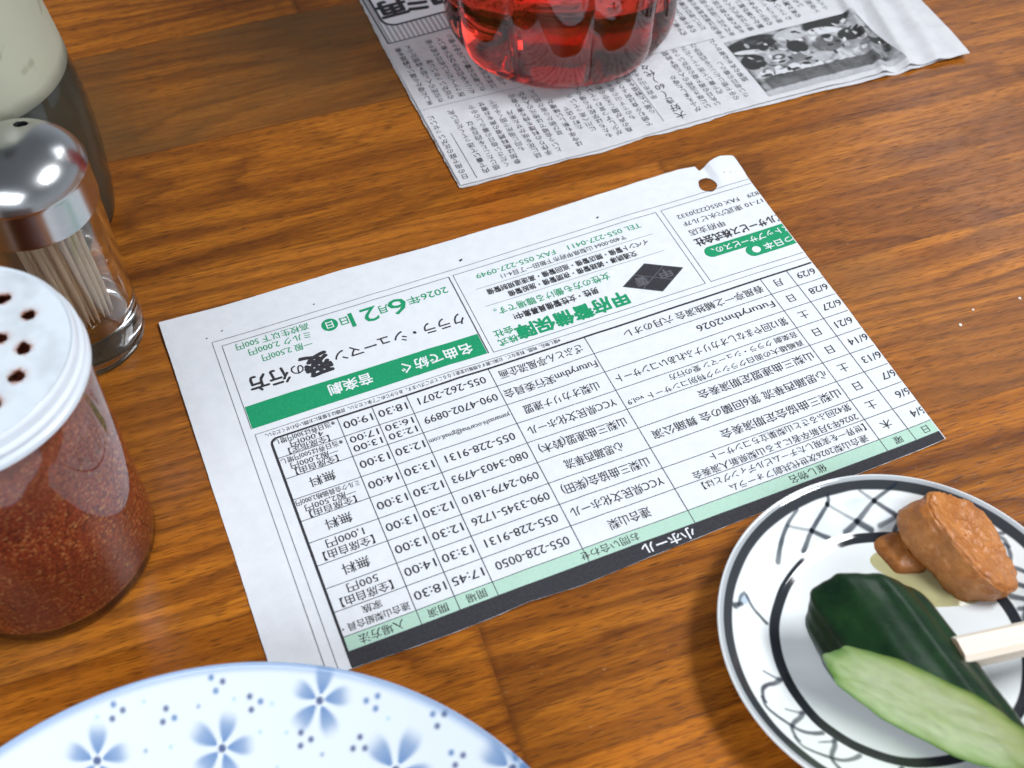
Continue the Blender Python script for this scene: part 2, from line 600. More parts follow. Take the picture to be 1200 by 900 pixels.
# ------------------------------------------------------------------ newspaper clipping
def z_clip(u, v):
    u = np.asarray(u, float); v = np.asarray(v, float)
    z = 0.55 + 0.20 * np.sin(u * 0.043 + v * 0.021 + 0.6) + 0.12 * np.sin(v * 0.065 - u * 0.018) + 0.05 * np.sin(u * 0.16 + v * 0.11)
    # torn corner beside the punched hole is pushed up and creased
    lift = sstep(3.2, -1.5, u) * sstep(-46, -57, v)
    z = z + 1.7 * lift * (0.75 + 0.25 * np.cos((u + 5) * 0.35)) - 0.5 * np.exp(-((u - 1.2) / 1.6) ** 2) * sstep(-45, -52, v)
    for (a, b, c0, w_, amp) in ((0.95, 0.31, 118.0, 3.5, 0.16), (0.2, 0.98, 20.0, 4.0, 0.12), (0.80, -0.60, 60.0, 3.5, 0.12), (0.99, 0.1, 203.0, 3.0, 0.18)):
        d_ = a * u + b * v - c0                              # faint soft creases
        z = z + amp * (np.exp(-(d_ / w_) ** 2) + 0.7 * np.exp(-(d_ / 12.0) ** 2))
    z = z + 0.5 * sstep(170, 212, u) * sstep(-30, -64, v)
    z = z + 0.35 * sstep(2, -10, u) * sstep(30, 85, v)
    z = z + 0.06 * np.sin(u * 0.5 + 0.3 * np.sin(v * .3)) * sstep(0, -10, u)
    return z


clip = empty('newspaper_clipping', 'white newspaper clipping with event timetable and green adverts, torn hole at its far right corner',
             'newspaper clipping', PAGE_LOC, PAGE_ROT)
outline = [(212.2, -64.2), (212.0, -20), (211.7, 40), (211.8, 87.4), (191.5, 86.9), (180.5, 87.2), (160.4, 87.7), (147, 87.6), (136, 87.0),
           (120, 88.0), (97.5, 87.2), (74, 86.4), (40, 85.6), (0, 85.3), (-8.6, 85.0), (-9.4, 54), (-10.4, 10), (-11.4, -34), (-12.1, -60.9), (-11.5, -61.6),
           (-6.8, -62.6), (-2.0, -61.6), (2.4, -60.0), (3.5, -59.6), (3.9, -62.4), (10.4, -63.3), (52, -62.5), (77.5, -62.0), (113.7, -62.7), (150, -64.0), (190, -63.6)]
paper = sheet('paper', outline, 2.6, z_clip, 0.09, M_PAPER, clip, holes=[(4.2, -51.3, 3.4)], edge_noise=0.10,
              extra=[((-12.5, -65), (12, -42), 1.1)])
CUTLINE = ((-11.75, -61.6, 0), (-1, 0.0235, 0))

MATS = [M_INK, M_GREYINK, M_LINE, M_GREEN, M_PALEGREEN, M_WHITEINK, M_SLATE]
INK, GREY, LINE, GREEN, PALE, WHITE, SLATE = range(7)

C = [-12.2, 0.0, 10.6, 79.0, 114.4, 143.6, 155.6, 167.5, 190.0]     # column rules
H = [81.6, 76.7, 68.0, 59.5, 51.0, 42.3, 33.9, 25.3, 16.77, 8.13, 0.0]  # row rules
cells = Print()        # timetable
for k in range(1, 10):
    cells.line(C[0], H[k], C[8], H[k], 0.27, LINE)
for j in range(1, 8):
    cells.line(C[j], H[0], C[j], H[10], 0.30, LINE, lift=0.008)
# heavy frame with a rounded corner
cells.line(C[8], H[0] + 5.0, C[8], 2.2, 0.85, INK, lift=0.009)
cells.line(C[8] - 2.2, 0, C[0], 0, 0.75, INK, lift=0.009)
arc = [(C[8] - 2.2 + 2.2 * math.cos(a), 2.2 - 2.2 * math.sin(a)) for a in np.linspace(0, math.pi / 2, 8)]
for p, q in zip(arc[:-1], arc[1:]): cells.line(p[0], p[1], q[0], q[1], 0.8, INK, lift=0.009)


def mid(k): return (H[k] + H[k + 1]) / 2


days = ['木', '土', '日', '土', '日', '日', '土', '日', '月']
dates = ['6/4', '6/6', '6/7', '6/13', '6/14', '6/21', '6/27', '6/28', '6/29']
opens = ['17:45', '13:30', '12:30', '12:30', '12:30', '13:30', '12:30', '12:30|16:30', '18:30']
starts = ['18:30', '14:00', '13:00', '13:00', '13:00', '14:00', '13:00', '13:00|17:00', '19:00']
phones = ['055-228-0050', '055-228-9131', '090-3345-1726', '090-2479-1810', '080-3403-4793', '055-228-9131', '', '090-4702-0899', '055-262-2071']
orgs = [('連合山梨', 13.9), ('YCC県民文化ホール', 31.6), ('山梨三曲協会(柴田)', 29.8), ('心思踊西華流', 20.2), ('山梨三曲連盟(鈴木)', 30.4), ('YCC県民文化ホール', 31.3),
        ('山梨オカリナ連盟', 26.8), ('Futurythm実行委員会', 33.6), ('ざぶとん亭風流企画', 30.0)]
events = [[('連合山梨2026次世代共創フォーラム', 13.6, 63.0, 74.5, 3.1), ('【世界一を実現したチームビルディングとは】', 12.0, 70.5, 70.4, 3.1)],
          [('2026年3月新卒者による山梨県新人演奏会', 12.0, 71.6, 66.0, 3.2), ('第42回ふるさと山梨巣立ちコンサート', 12.0, 63.2, 61.6, 3.2)],
          [('山梨三曲協会定期演奏会', 12.0, 55.9, 55.3, 4.0)],
          [('心思踊西華流 第6回蘭の会 舞踊公演', 12.0, 76.0, 46.7, 4.0)],
          [('山梨三曲連盟定期演奏会', 12.0, 55.0, 38.1, 4.0)],
          [('真嶋雄大の面白クラシック特別コンサート vol.9', 12.0, 77.6, 31.7, 2.9), ('音楽劇 クララ・シューマン 愛の行方', 12.0, 60.4, 27.6, 2.9)],
          [('第12回やまなしオカリナふれあいコンサート', 12.0, 76.9, 21.0, 3.9)],
          [('Futurythm2026', 12.0, 42.0, 12.4, 4.3)],
          [('春風亭一之輔独演会 六月のオレ', 12.0, 66.0, 4.3, 3.9)]]
entry = [[('連合山梨組合員・', 3.0, 20.6, 1.9), ('家族', 3.0, 6.0, -2.0)], [('【全席自由】', 3.6, 16.0, 1.9), ('500円', 3.6, 9.6, -1.9)], [('無料', 4.3, 8.4, 0)],
         [('【全席自由】', 3.6, 16.0, 1.9), ('1,000円', 3.6, 12.0, -1.9)], [('無料', 4.3, 8.4, 0)],
         [('【全席自由】', 2.9, 15.0, 2.8), ('一般2,500円', 2.9, 16.4, 0.2), ('ミルク会員価格2,000円', 2.5, 20.6, -2.6)], [('無料', 4.3, 8.4, 0)],
         [('【全席自由】', 2.9, 14.0, 2.8), ('一般2,000円', 2.9, 15.6, 0.2), ('※当日券は500円増し', 2.6, 20.6, -2.6)],
         [('【全席指定】', 2.9, 13.6, 2.6), ('4,000円', 2.9, 11.0, 0.1), ('※当日券は300円増し', 2.6, 20.4, -2.4)]]
for k in range(9):
    r = k + 1
    v = mid(r)
    cells.text(days[k], (C[1] + C[2]) / 2, v, 3.9, INK)
    cells.text(dates[k], -2.2 if len(dates[k]) > 3 else -4.2, v, 4.2, INK, align='R')
    for col, arrx in ((5, opens), (6, starts)):
        parts = arrx[k].split('|')
        uc = (C[col] + C[col + 1]) / 2
        if len(parts) == 1: cells.text(parts[0], uc, v, 4.3, INK, width=9.8)
        else:
            cells.text(parts[0], uc, v + 1.85, 3.7, INK, width=9.6)
            cells.text(parts[1], uc, v - 1.95, 3.7, INK, width=9.6)
    if phones[k]: cells.text(phones[k], (C[4] + C[5]) / 2 - 0.2, v, 4.3, INK, width=23.8 if phones[k][:3] == '055' else 25.6)
    else: cells.text('yamanashi.ocarina@gmail.com', (C[4] + C[5]) / 2, v, 2.6, INK, width=28.0)
    cells.text(orgs[k][0], (C[3] + C[4]) / 2, v, 4.1, INK, width=orgs[k][1])
    for s, u0, u1, vv, sz in events[k]:
        cells.text(s, u0, vv, sz, INK, width=u1 - u0, align='L')
    for s, sz, wd, dv in entry[k]:
        cells.text(s, (C[7] + C[8]) / 2 + 0.2, v + dv, sz, INK, width=wd)

head = Print()
head.rect(C[0], H[1] + 0.1, C[8] - 0.4, H[0], PALE)
head.line(C[0], H[0], C[8], H[0], 0.22, LINE, lift=0.01)
hv = (H[0] + H[1]) / 2
for s, u, sz in (('日', -5.0, 3.2), ('曜', 5.2, 3.2), ('催し物名', 38.0, 3.3), ('お問い合わせ', 106.5, 3.3), ('開場', 149.6, 3.3), ('開演', 161.6, 3.3), ('入場方法', 178.8, 3.5)):
    head.text(s, u, hv, sz, INK)
bar = Print()
BOT_U = [-8.6, 0, 40, 74, 97.5, 120, 136, 147, 160.4, 180.5, 191.5]
BOT_V = [85.0, 85.2, 85.6, 86.4, 87.2, 88.0, 87.0, 87.6, 87.7, 87.2, 86.9]
_us = np.arange(C[0], C[8] + 0.45, 1.5)
for _a, _b in zip(_us[:-1], _us[1:]):               # printed right to the cut edge
    _n = len(bar.v)
    for _u in (_a, _b):
        _e = float(np.interp(_u, BOT_U, BOT_V)) - 0.03
        bar.v += [(_u, H[0] + 0.1, 0.0), (_u, (H[0] + _e) / 2, 0.0), (_u, _e, 0.0)]
    bar.f += [(_n, _n + 3, _n + 4, _n + 1), (_n + 1, _n + 4, _n + 5, _n + 2)]; bar.m += [INK, INK]
bar.text('小ホール', 89.4, 84.1, 4.3, WHITE, width=17.5, w=0.022)

notes = Print()
notes.line(197.3, -48.0, 197.3, 87.0, 0.22, LINE)
notes.line(194.0, -3.9, 194.0, 87.0, 0.22, LINE)
notes.line(197.3, -48.0, -12.0, -48.0, 0.22, LINE)
notes.line(194.0, -3.9, C[0], -3.0, 0.2, LINE)
notes.text('※催し物名、時間、料金など、公演に関する情報は変更となることがございます。あらかじめご了承ください。詳細は主催者にお問い合わせください。', 87.0, -2.1, 1.9, INK, width=104.0, align='L')
for u, v, w in ((159.8, -51.6, .5), (104.6, -51.4, .9), (50.2, -51.4, .7), (192.8, -52.0, .5), (198.5, -50.6, .45), (-4.1, -53.8, .35), (-6.4, -53.2, .3), (-8.6, -52.8, .26), (-10.6, -52.5, .22)):
    notes.poly([(u - w, v - w * .6), (u + w * .8, v - w * .3), (u + w * .5, v + w * .8), (u - w * .5, v + w * .4)], INK)

# adverts
adA = Print()
for a, b in (((194.5, -45.2), (194.5, -6.4)), ((111.6, -45.2), (111.6, -6.4)), ((194.5, -45.2), (111.6, -45.2))):
    adA.line(*a, *b, 0.24 if b[0] != 111.6 or a[0] == 194.5 else 0.45, LINE)
adA.rect(112.0, -16.1, 194.2, -6.5, GREEN)
adA.text('名曲で紡ぐ', 128.6, -11.2, 5.2, WHITE, width=25.5, w=0.022)
adA.text('音楽劇', 159.0, -11.8, 5.2, WHITE, width=15.0, w=0.022)
adA.text('2026年', 121.6, -39.6, 3.7, GREEN, width=15.0, w=0.012, ysc=1.15)
adA.text('6', 133.0, -38.6, 10.5, GREEN, width=6.4, w=0.012)
adA.text('月', 137.9, -39.6, 4.2, GREEN, w=0.015)
adA.text('21', 145.4, -38.9, 9.6, GREEN, width=10.0, w=0.012)
adA.text('日', 152.4, -39.8, 4.2, GREEN, w=0.015)
adA.poly([(157.6 + 2.9 * math.cos(a), -40.0 + 2.9 * math.sin(a)) for a in np.linspace(0, 2 * math.pi, 28, endpoint=False)], GREEN)
adA.text('日', 157.6, -40.0, 3.7, WHITE, lift=0.02, w=0.015)
adA.text('クララ・シューマン', 113.6, -25.0, 6.0, INK, width=47.0, w=0.012, align='L', shear=-0.22)
adA.text('愛', 166.8, -24.6, 10.4, INK, w=0.045, shear=-0.12)
adA.text('の', 173.6, -24.8, 5.4, INK, w=0.012, shear=-0.15)
adA.text('行方', 183.6, -24.4, 7.6, INK, width=13.6, w=0.03, shear=-0.12)
adA.text('一般 2,500円', 165.6, -34.3, 3.5, GREEN, width=17.6, align='L')
adA.text('ミルク 2,000円', 165.0, -38.6, 3.5, GREEN, width=21.8, align='L')
adA.text('高校生以下 500円', 164.6, -42.6, 3.5, GREEN, width=25.6, align='L')

adB = Print()
for a, b in (((109.9, -45.3), (109.9, -6.1)), ((29.2, -45.3), (29.2, -5.9)), ((109.9, -45.3), (29.2, -45.3)), ((109.9, -6.1), (29.2, -5.9))):
    adB.line(*a, *b, 0.24, LINE)
adB.text('甲府警備保障', 57.4, -11.0, 7.0, GREEN, width=42.0, w=0.045, align='L')
adB.text('株式', 103.3, -9.2, 3.6, GREEN, w=0.02)
adB.text('会社', 103.3, -13.4, 3.6, GREEN, w=0.02)
adB.text('男性・女性警備員募集中!', 65.4, -18.2, 3.4, INK, width=32.0, w=0.03, align='L')
adB.text('女性の方も働ける職場です。', 58.8, -22.9, 3.8, GREEN, width=44.0, w=0.012, align='L')
adB.line(104.7, -26.7, 35.2, -26.4, 0.15, GREY)
adB.text('交通誘導・雑踏警備・夜間警備・施設警備', 45.0, -29.1, 3.0, INK, width=50.0, w=0.025, align='L')
adB.text('イベント警備・開店警備・巡回警備・高速道規制警備', 38.6, -32.8, 3.0, INK, width=63.0, w=0.025, align='L')
adB.line(104.7, -35.6, 35.1, -35.6, 0.15, GREY)
adB.text('〒400-0064 山梨県甲府市下飯田一丁目4-11', 45.2, -37.9, 2.7, INK, width=49.0, w=0.008, align='L')
adB.text('TEL 055-227-0411　FAX 055-227-0949', 37.4, -41.4, 3.4, GREEN, width=65.0, align='L')
dc = (44.7, -15.9)
adB.poly([(56.8, -16.0), (44.7, -8.4), (32.7, -16.0), (44.7, -23.4)], SLATE)
adB.poly([(56.0, -16.0), (44.7, -8.9), (33.5, -16.0), (44.7, -22.9)], INK, 0.005)
adB.line(50.5, -12.3, 38.9, -19.6, 0.3, GREY, lift=0.012)
adB.line(38.9, -12.3, 50.5, -19.6, 0.3, GREY, lift=0.012)
adB.text('甲', 39.9, -15.9, 4.6, GREY, width=4.6, w=0.02, lift=0.014)
adB.text('響', 49.4, -15.9, 4.6, GREY, width=4.6, w=0.02, lift=0.014)

adC = Print()
for a, b in (((27.0, -45.4), (27.0, -5.9)), ((27.0, -45.4), (-12, -45.6)), ((27.0, -5.9), (-12, -5.7))):
    adC.line(*a, *b, 0.24, LINE)


# rounded green panels run off the cut edge
def pill_to_edge(p, u_end, vc, hh, mat, lift=0.0):
    pts = [(u_end - hh + hh * math.sin(a), vc + hh * math.cos(a)) for a in np.linspace(0, math.pi, 14)]
    p.poly([(-12.4, vc + hh)] + pts + [(-12.4, vc - hh)], mat, lift)


pill_to_edge(adC, 22.4, -19.0, 2.75, GREEN)
pill_to_edge(adC, 8.4, -13.6, 2.85, GREEN, 0.003)
adC.text('ストップサービスの、', 19.4, -19.0, 3.5, WHITE, width=32.0, w=0.015, align='R', lift=0.016)
adC.text('つ日本', 1.2, -13.6, 3.7, WHITE, width=12.0, w=0.015, align='R', lift=0.016)
adC.poly([(4.3 + 1.6 * math.cos(a), -13.7 + 1.6 * math.sin(a)) for a in np.linspace(0, 2 * math.pi, 20, endpoint=False)], WHITE, 0.016)
adC.text('ビルサービス株式会社', 23.0, -25.2, 4.4, INK, width=36.0, w=0.035, align='R')
adC.text('甲府支店', 22.8, -30.5, 3.5, INK, width=14.4, align='R')
adC.text('1-17-10 東武穴水ビル7F', 22.6, -35.5, 3.1, INK, width=36.0, align='R')
adC.text('4829　FAX 055(222)0332', 23.0, -39.7, 3.0, INK, width=36.0, align='R')

# ------------------------------------------------------------------ folded newspaper: layout
NEWS_TXT = ('読者の声をお寄せください毎日の暮らしの中で感じたことを四百字以内で書いて送ってください先日の雨で庭の花がいっせいに咲き近所の人と話す時間がふえました'
            '母から届いた野菜を煮て家族で囲む夕食は何よりうれしいものです山の道を歩くと鳥の声が聞こえ空の色が少しずつ変わっていく'
            '子どもたちは学校から帰るとすぐに川へ走っていった町の店では今年も新しい味噌が並び朝から客が続いたという'
            '会場では地元の人々が手作りの料理を持ち寄り昔の話に花を咲かせた来月も同じ場所で開く予定で参加は無料')
news = Print()
NM = [M_INK, M_GREYINK, M_LINE, M_STRIPE, M_WHITEINK]
pos = [0]


def vcol(u, v_top, v_bot, size, mat, w=0.0, text=None, gap=1.04):
    v = v_top - size / 2
    i = 0
    while v - size / 2 > v_bot:
        if text is not None:
            if i >= len(text): break
            ch = text[i]
        else:
            ch = NEWS_TXT[pos[0] % len(NEWS_TXT)]; pos[0] += 1
        i += 1
        news.text(ch, u, v, size, mat, w=w)
        v -= size * gap


# band nearest the viewer, text columns run away from the fold
u = -38.6
while u < 88.5:
    skip = (-9.5 < u < 1.8) or (-0.6 < u - 3.2 < 1.2) or (81.0 < u < 85.2)
    if not skip:
        top = -90.0 - (rng.random() < 0.25) * rng.choice([6.0, 9.0])
        vcol(u, top, -131.6 + (rng.random() < 0.2) * rng.choice([9, 14.0]), 3.0, INK if rng.random() < .5 else GREY, w=rng.choice([0.0, 0.0, 0.01]))
    u += 4.35
vcol(-4.6, -88.8, -124, 4.6, INK, 0.012, '大好き（')
news.text('60', -5.0, -110.0, 4.4, INK, w=0.01)
vcol(-5.2, -113.0, -128, 4.4, INK, 0.012, '）代々')
vcol(0.2, -104.0, -130, 3.0, GREY, 0.0, '甲府市山々木彩')
news.line(3.2, -90.4, 3.2, -129.4, 0.25, LINE)
news.line(83.5, -88.9, 83.5, -117.2, 0.3, LINE)
news.line(89.0, -135.0, -40.0, -129.5, 0.2, GREY)
u = -136.0
while u < 88.0:
    if not (-3.4 < u < -0.6):
        hi_ = -136.6 if u > -40 else -128.0
        hi_ -= (rng.random() < 0.25) * rng.choice([6.0, 10.0])
        lo_ = -178.5 + (rng.random() < 0.2) * 10
        if u > -100 or u < -200:
            vcol(u, hi_, lo_, 3.1, INK if rng.random() < .5 else GREY, w=rng.choice([0.0, 0.012]))
    u += 4.6
news.line(58.0, -180.2, -132.0, -176.0, 0.2, GREY)
u = -128.0
while u < 52:
    vcol(u, -182.0, -222.0, 3.1, INK, w=0.0)
    vcol(u, -228.0, -270.0, 3.1, INK, w=0.0)
    u += 4.8
# round mark by the second column band
news.poly([(-77.0 + 3.3 * math.cos(a), -146.0 + 3.3 * math.sin(a)) for a in np.linspace(0, 2 * math.pi, 24, endpoint=False)], INK, 0.02)
news.text('回', -77.0, -146.0, 3.8, 4, w=0.02, lift=0.035)

headline = Print()
headline.rect(46.0, -223.0, 87.2, -182.6, 3)
for i in range(19):
    uu = 48.0 + i * 2.15
    headline.rect(uu, -222.5, uu + 0.75, -183.0, 4, lift=0.004)


def blob(u0, u1, v0, v1, r):
    pts = []
    for cx_, cy_, a0 in ((u1 - r, v1 - r, 0), (u0 + r, v1 - r, 1), (u0 + r, v0 + r, 2), (u1 - r, v0 + r, 3)):
        for a in np.linspace(0, math.pi / 2, 7): pts.append((cx_ + r * math.cos(a + a0 * math.pi / 2), cy_ + r * math.sin(a + a0 * math.pi / 2)))
    return pts


headline.poly(blob(36.0, 85.2, -240, -193.6, 6.5), 0, 0.010)
headline.poly(blob(36.0, 84.0, -240, -194.8, 5.6), 4, 0.016)
headline.text('コ', 53.5, -206.5, 17.0, 0, w=0.055, lift=0.024)
headline.text('ミ', 66.0, -206.0, 15.0, 0, w=0.05, lift=0.024)
headline.text('再', 77.4, -206.5, 14.0, 0, w=0.05, lift=0.024)
headline.line(87.2, -182.6, 87.2, -224.0, 0.7, 0, lift=0.012)
headline.line(87.2, -182.6, 46.0, -182.6, 0.6, 0, lift=0.012)

allspecs = []
for p in (cells, head, bar, notes, adA, adB, adC, news, headline): allspecs += p.specs()
prepare_glyphs(allspecs)
for p in (cells, head, bar, notes, adA, adB, adC, news, headline): p.place_text()

notes.build('margin_print', MATS, z_clip, clip, CUTLINE)
tt_ob = cells.build('timetable', MATS, z_clip, clip, CUTLINE)
hd_ob = head.build('header_row', MATS, z_clip, tt_ob, CUTLINE)
# the dark title bar runs to the paper's own cut edge
bar_ob = bar.build('title_bar', MATS, z_clip, tt_ob, CUTLINE)
a1 = adA.build('advertisement', MATS, z_clip, clip, CUTLINE)
a1['label'] = 'concert advert with a green band and a large dated heading'
a2 = adB.build('advertisement', MATS, z_clip, clip, CUTLINE)
a2['label'] = 'security company advert with a black diamond emblem'
a3 = adC.build('advertisement', MATS, z_clip, clip, CUTLINE)
a3['label'] = 'building service advert cut off by the paper edge'

# ------------------------------------------------------------------ folded newspaper: sheets
def z_news(u, v, base=1.75):
    u = np.asarray(u, float); v = np.asarray(v, float)
    z = base + 0.25 * np.sin(u * 0.037 + 0.8) * np.cos(v * 0.03) + 0.07 * np.sin(u * 0.11 + v * 0.05)
    # front fold rolls down towards the table
    front = -86.5 - 0.028 * (u - 60)
    front = np.interp(-u, [-91, -63, -12, 43, 105, 132], [-87.9, -86.4, -86.0, -84.7, -80.5, -77.3])
    d = front - v
    z = z - 0.45 * np.exp(-np.clip(d, 0, None) / 5.0)
    # loose, buckled end on the right
    k = sstep(-72, -104, u)
    for off, w_, amp in ((0, 2.0, 2.2), (6.0, 2.0, -0.7), (12, 2.4, 2.0), (19, 2.6, -0.5), (25, 3.0, 1.2)):
        s_ = (-u - 97) + 0.22 * (v + 100) - off
        z = z + amp * np.exp(-(s_ / w_) ** 2) * k
    z = z + 1.4 * sstep(-104, -130, u) * np.exp(-((v + 90) / 22) ** 2)
    z = z + 0.35 * np.sin(u * 0.30 + v * 0.12) * sstep(-40, -80, u) * np.exp(-np.clip(d, 0, None) / 7)
    return np.maximum(z, 0.35)


paperpile = empty('newspaper', 'folded black and white newspaper sheet lying under the red bottle at the far side', 'newspaper', PAGE_LOC, PAGE_ROT)
top_out = [(90.6, -87.9), (89.8, -140), (89.2, -175), (87.0, -220), (85.0, -300), (-142.0, -300), (-138.5, -180), (-135.7, -120.7), (-131.7, -77.3), (-118, -79.2),
           (-104.7, -80.6), (-80, -82.6), (-43, -84.7), (-12, -85.6), (12, -86.0), (33, -85.5), (63, -86.6)]
sheet('sheet', top_out, 5.0, z_news, 0.12, M_NEWS, paperpile, edge_noise=0.16, extra=[((-136, -135), (-60, -77), 1.1), ((-60, -100), (92, -84), 2.0)])
low_out = [(91.2, -87.5), (90.6, -140), (90.0, -175), (88.2, -220), (86.0, -298), (-140.0, -298), (-136, -180), (-132, -120), (-125, -80.0),
           (-104.7, -79.2), (-80, -80.8), (-60, -82.6), (-43, -83.2), (-25, -84.9), (-12, -84.2), (4, -84.4), (12, -85.6), (33, -84.2), (45, -85.6), (63, -85.9)]
sheet('sheet', low_out, 8.0, lambda a, b: 0.55 * z_news(a, b, 1.75) - 0.10, 0.12, M_NEWS, paperpile, edge_noise=0.3)
low2 = [(90.2 + 0.3, -87.2)] + [(a - 0.5, b - 0.3) for a, b in low_out[1:]]
sheet('sheet', low2, 8.0, lambda a, b: 0.30 * z_news(a, b, 1.75) + 0.02, 0.12, M_NEWS, paperpile, edge_noise=0.4)
news.build('printed_columns', NM, z_news, paperpile)
headline.build('headline', NM, z_news, paperpile)

# grey halftone photograph in the newspaper
nu, nv = 230, 144
U, V = np.meshgrid(np.linspace(0, 1, nu), np.linspace(0, 1, nv))
pu = -42.4 - U * (61.8 + 1.2 * V)         # reading left is +? : runs along -u
pv = -125.2 + V * 38.4 + U * 2.6
g = 0.45 + 0.1 * np.sin(U * 9 + V * 4)
fn = np.array([noise.fractal(Vector((float(a) * .16, float(b) * .16, 2.0)), 0.8, 2.0, 4) for a, b in zip(pu.ravel(), pv.ravel())]).reshape(pu.shape)
g = g + 0.34 * fn


def el(cu, cv, a, b, val, rot=0.0, soft=0.10):
    global g
    c, s = math.cos(rot), math.sin(rot)
    x = (pu - cu) * c + (pv - cv) * s; y = -(pu - cu) * s + (pv - cv) * c
    d = np.sqrt((x / a) ** 2 + (y / b) ** 2)
    k = 1 - sstep(1 - soft, 1 + soft, d)
    g = g * (1 - k) + val * k


el(-52, -119, 13, 5.5, 0.12, 0.1); el(-49.5, -115.0, 7, 1.5, 0.8, -0.25); el(-47.5, -108.5, 5.5, 5, 0.06)
el(-58, -107, 6, 4.5, 0.55); el(-58.5, -107.4, 3.2, 2.0, 0.2); el(-58.5, -107.4, 1.4, 0.9, 0.75); el(-68.5, -111, 3.6, 4, 0.07); el(-71, -119, 8, 4, 0.66)
el(-66, -104, 4, 3, 0.3); el(-89, -121.0, 12, 4.5, 0.1, 0.1); el(-84.5, -116.0, 6.5, 2.4, 0.85, -0.2); el(-82, -107.5, 6.5, 5.5, 0.25)
el(-94.6, -109.5, 6.2, 4.2, 0.07); el(-99.5, -114, 4, 4, 0.6); el(-103, -101, 4.5, 2.4, 0.1); el(-75, -101, 5, 3, 0.6)
for cu, cv in ((-48.5, -100.4), (-53, -98.5), (-57, -97.9), (-61.5, -99.5), (-65.7, -97.5), (-71, -97)):
    el(cu, cv, 2.6, 1.9, 0.85); el(cu + 0.5, cv + 1.6, 2.3, 0.7, 0.12)
for i in range(7): el(-76 - i * 2.6 - (i % 3) * .5, -96.5 + 0.3 * i + (i % 2) * .8, 1.5, 0.9, 0.10 if i % 2 else 0.75)
_pr = random.Random(21)
for i in range(85):                                   # small figures, folds and tableware
    cu, cv = -46 - 54 * _pr.random(), -121 + 23 * _pr.random()
    el(cu, cv, 0.5 + 1.5 * _pr.random(), 0.3 + 0.8 * _pr.random(), _pr.choice([0.06, 0.12, 0.3, 0.55, 0.8, 0.9]), _pr.random() * 3.1, 0.15)
for cu, cv in ((-55.5, -113.5), (-70.5, -106.5), (-84.0, -110.5), (-97.0, -105.0)):
    el(cu, cv, 1.9, 2.4, 0.68); el(cu - 0.2, cv - 1.5, 2.2, 1.5, 0.07); el(cu + 0.5, cv + 0.2, 0.35, 0.25, 0.1); el(cu - 0.7, cv + 0.2, 0.35, 0.25, 0.1); el(cu, cv + 1.2, 0.7, 0.2, 0.2)
bandm = sstep(0.72, 0.74, V) * (1 - sstep(0.90, 0.92, V)) * (1 - sstep(0.84, 0.87, U)) * sstep(0.04, 0.06, U)
g = g * (1 - bandm) + 0.22 * bandm
lower = sstep(0.915, 0.93, V)
g = g * (1 - lower) + 0.6 * lower
g = np.clip((g - 0.45) * 1.25 + 0.42 + 0.10 * fn, 0.03, 0.9)
cols = np.stack([0.62 * g, 0.63 * g, 0.66 * g], -1).reshape(-1, 3) + 0.015
zz = z_news(pu, pv) + 0.16
pverts = np.stack([pu, pv, zz], -1).reshape(-1, 3) * 0.001
pf = []
for j in range(nv - 1):
    for i in range(nu - 1):
        a = j * nu + i
        pf.append((a, a + nu, a + nu + 1, a + 1))
mesh_obj('photograph', pverts, pf, M_PHOTO, paperpile, colors=cols)


# ------------------------------------------------------------------ small plate with pickles
def seg_d(px_, py_, a, b):
    ax, ay = a; bx, by = b
    dx, dy = bx - ax, by - ay
    t = np.clip(((px_ - ax) * dx + (py_ - ay) * dy) / (dx * dx + dy * dy + 1e-12), 0, 1)
    return np.hypot(px_ - ax - t * dx, py_ - ay - t * dy), t


def pol(r, d): return (r * math.cos(R(d)), r * math.sin(R(d)))


def smooth2(pts, sub):
    p = [np.array(q, float) for q in pts]
    p = [2 * p[0] - p[1]] + p + [2 * p[-1] - p[-2]]
    out = []
    for i in range(1, len(p) - 2):
        for k in range(sub):
            t = k / sub
            out.append(tuple(0.5 * (2 * p[i] + (p[i + 1] - p[i - 1]) * t + (2 * p[i - 1] - 5 * p[i] + 4 * p[i + 1] - p[i + 2]) * t * t
                                    + (3 * p[i] - p[i - 1] - 3 * p[i + 1] + p[i + 2]) * t ** 3)))
    out.append(tuple(p[-2]))
    return out


def make_plate(name, label, cat, prof, n, loc, paint):
    """prof in mm, from underside axis round the rim to the top centre; paint(x,y,r,z,top)->rgb."""
    verts, faces = lathe(prof, n)
    v = np.array(verts)
    x, y, z = v[:, 0], v[:, 1], v[:, 2]
    # which ring each vertex came from
    ring = []
    for k, (r, zz_) in enumerate(prof): ring += [k] * (1 if r <= 1e-9 else n)
    ring = np.array(ring)
    cols = paint(x, y, np.hypot(x, y), z, ring)
    o = mesh_obj(name, v * 0.001, faces, M_PLATE, None, smooth=True, colors=cols, loc=loc)
    return tag(o, label, cat)


PC = (0.0824, -0.0793)


def plate_z(r):
    """top surface of the small plate (mm)"""
    return np.interp(r, [0, 26, 30, 33, 35, 37, 40, 44, 47, 49.4, 50.6], [3.6, 3.7, 3.85, 4.15, 4.6, 5.3, 6.8, 9.1, 11.0, 12.6, 13.1])


top_r = np.r_[np.arange(50.4, 31.0, -0.22), np.linspace(30.8, 0, 14)]
sprof = [(0, 1.6), (24, 1.6), (25.4, 0.1), (27.4, 0.0), (28.2, 0.3), (28.8, 2.0), (34, 2.6), (42, 5.6), (48, 9.4), (50.6, 11.6), (51.5, 12.5), (51.65, 13.0), (51.3, 13.35), (50.9, 13.3)]
n_under = len(sprof)
sprof += [(float(max(r, 0)), float(plate_z(r))) for r in top_r]


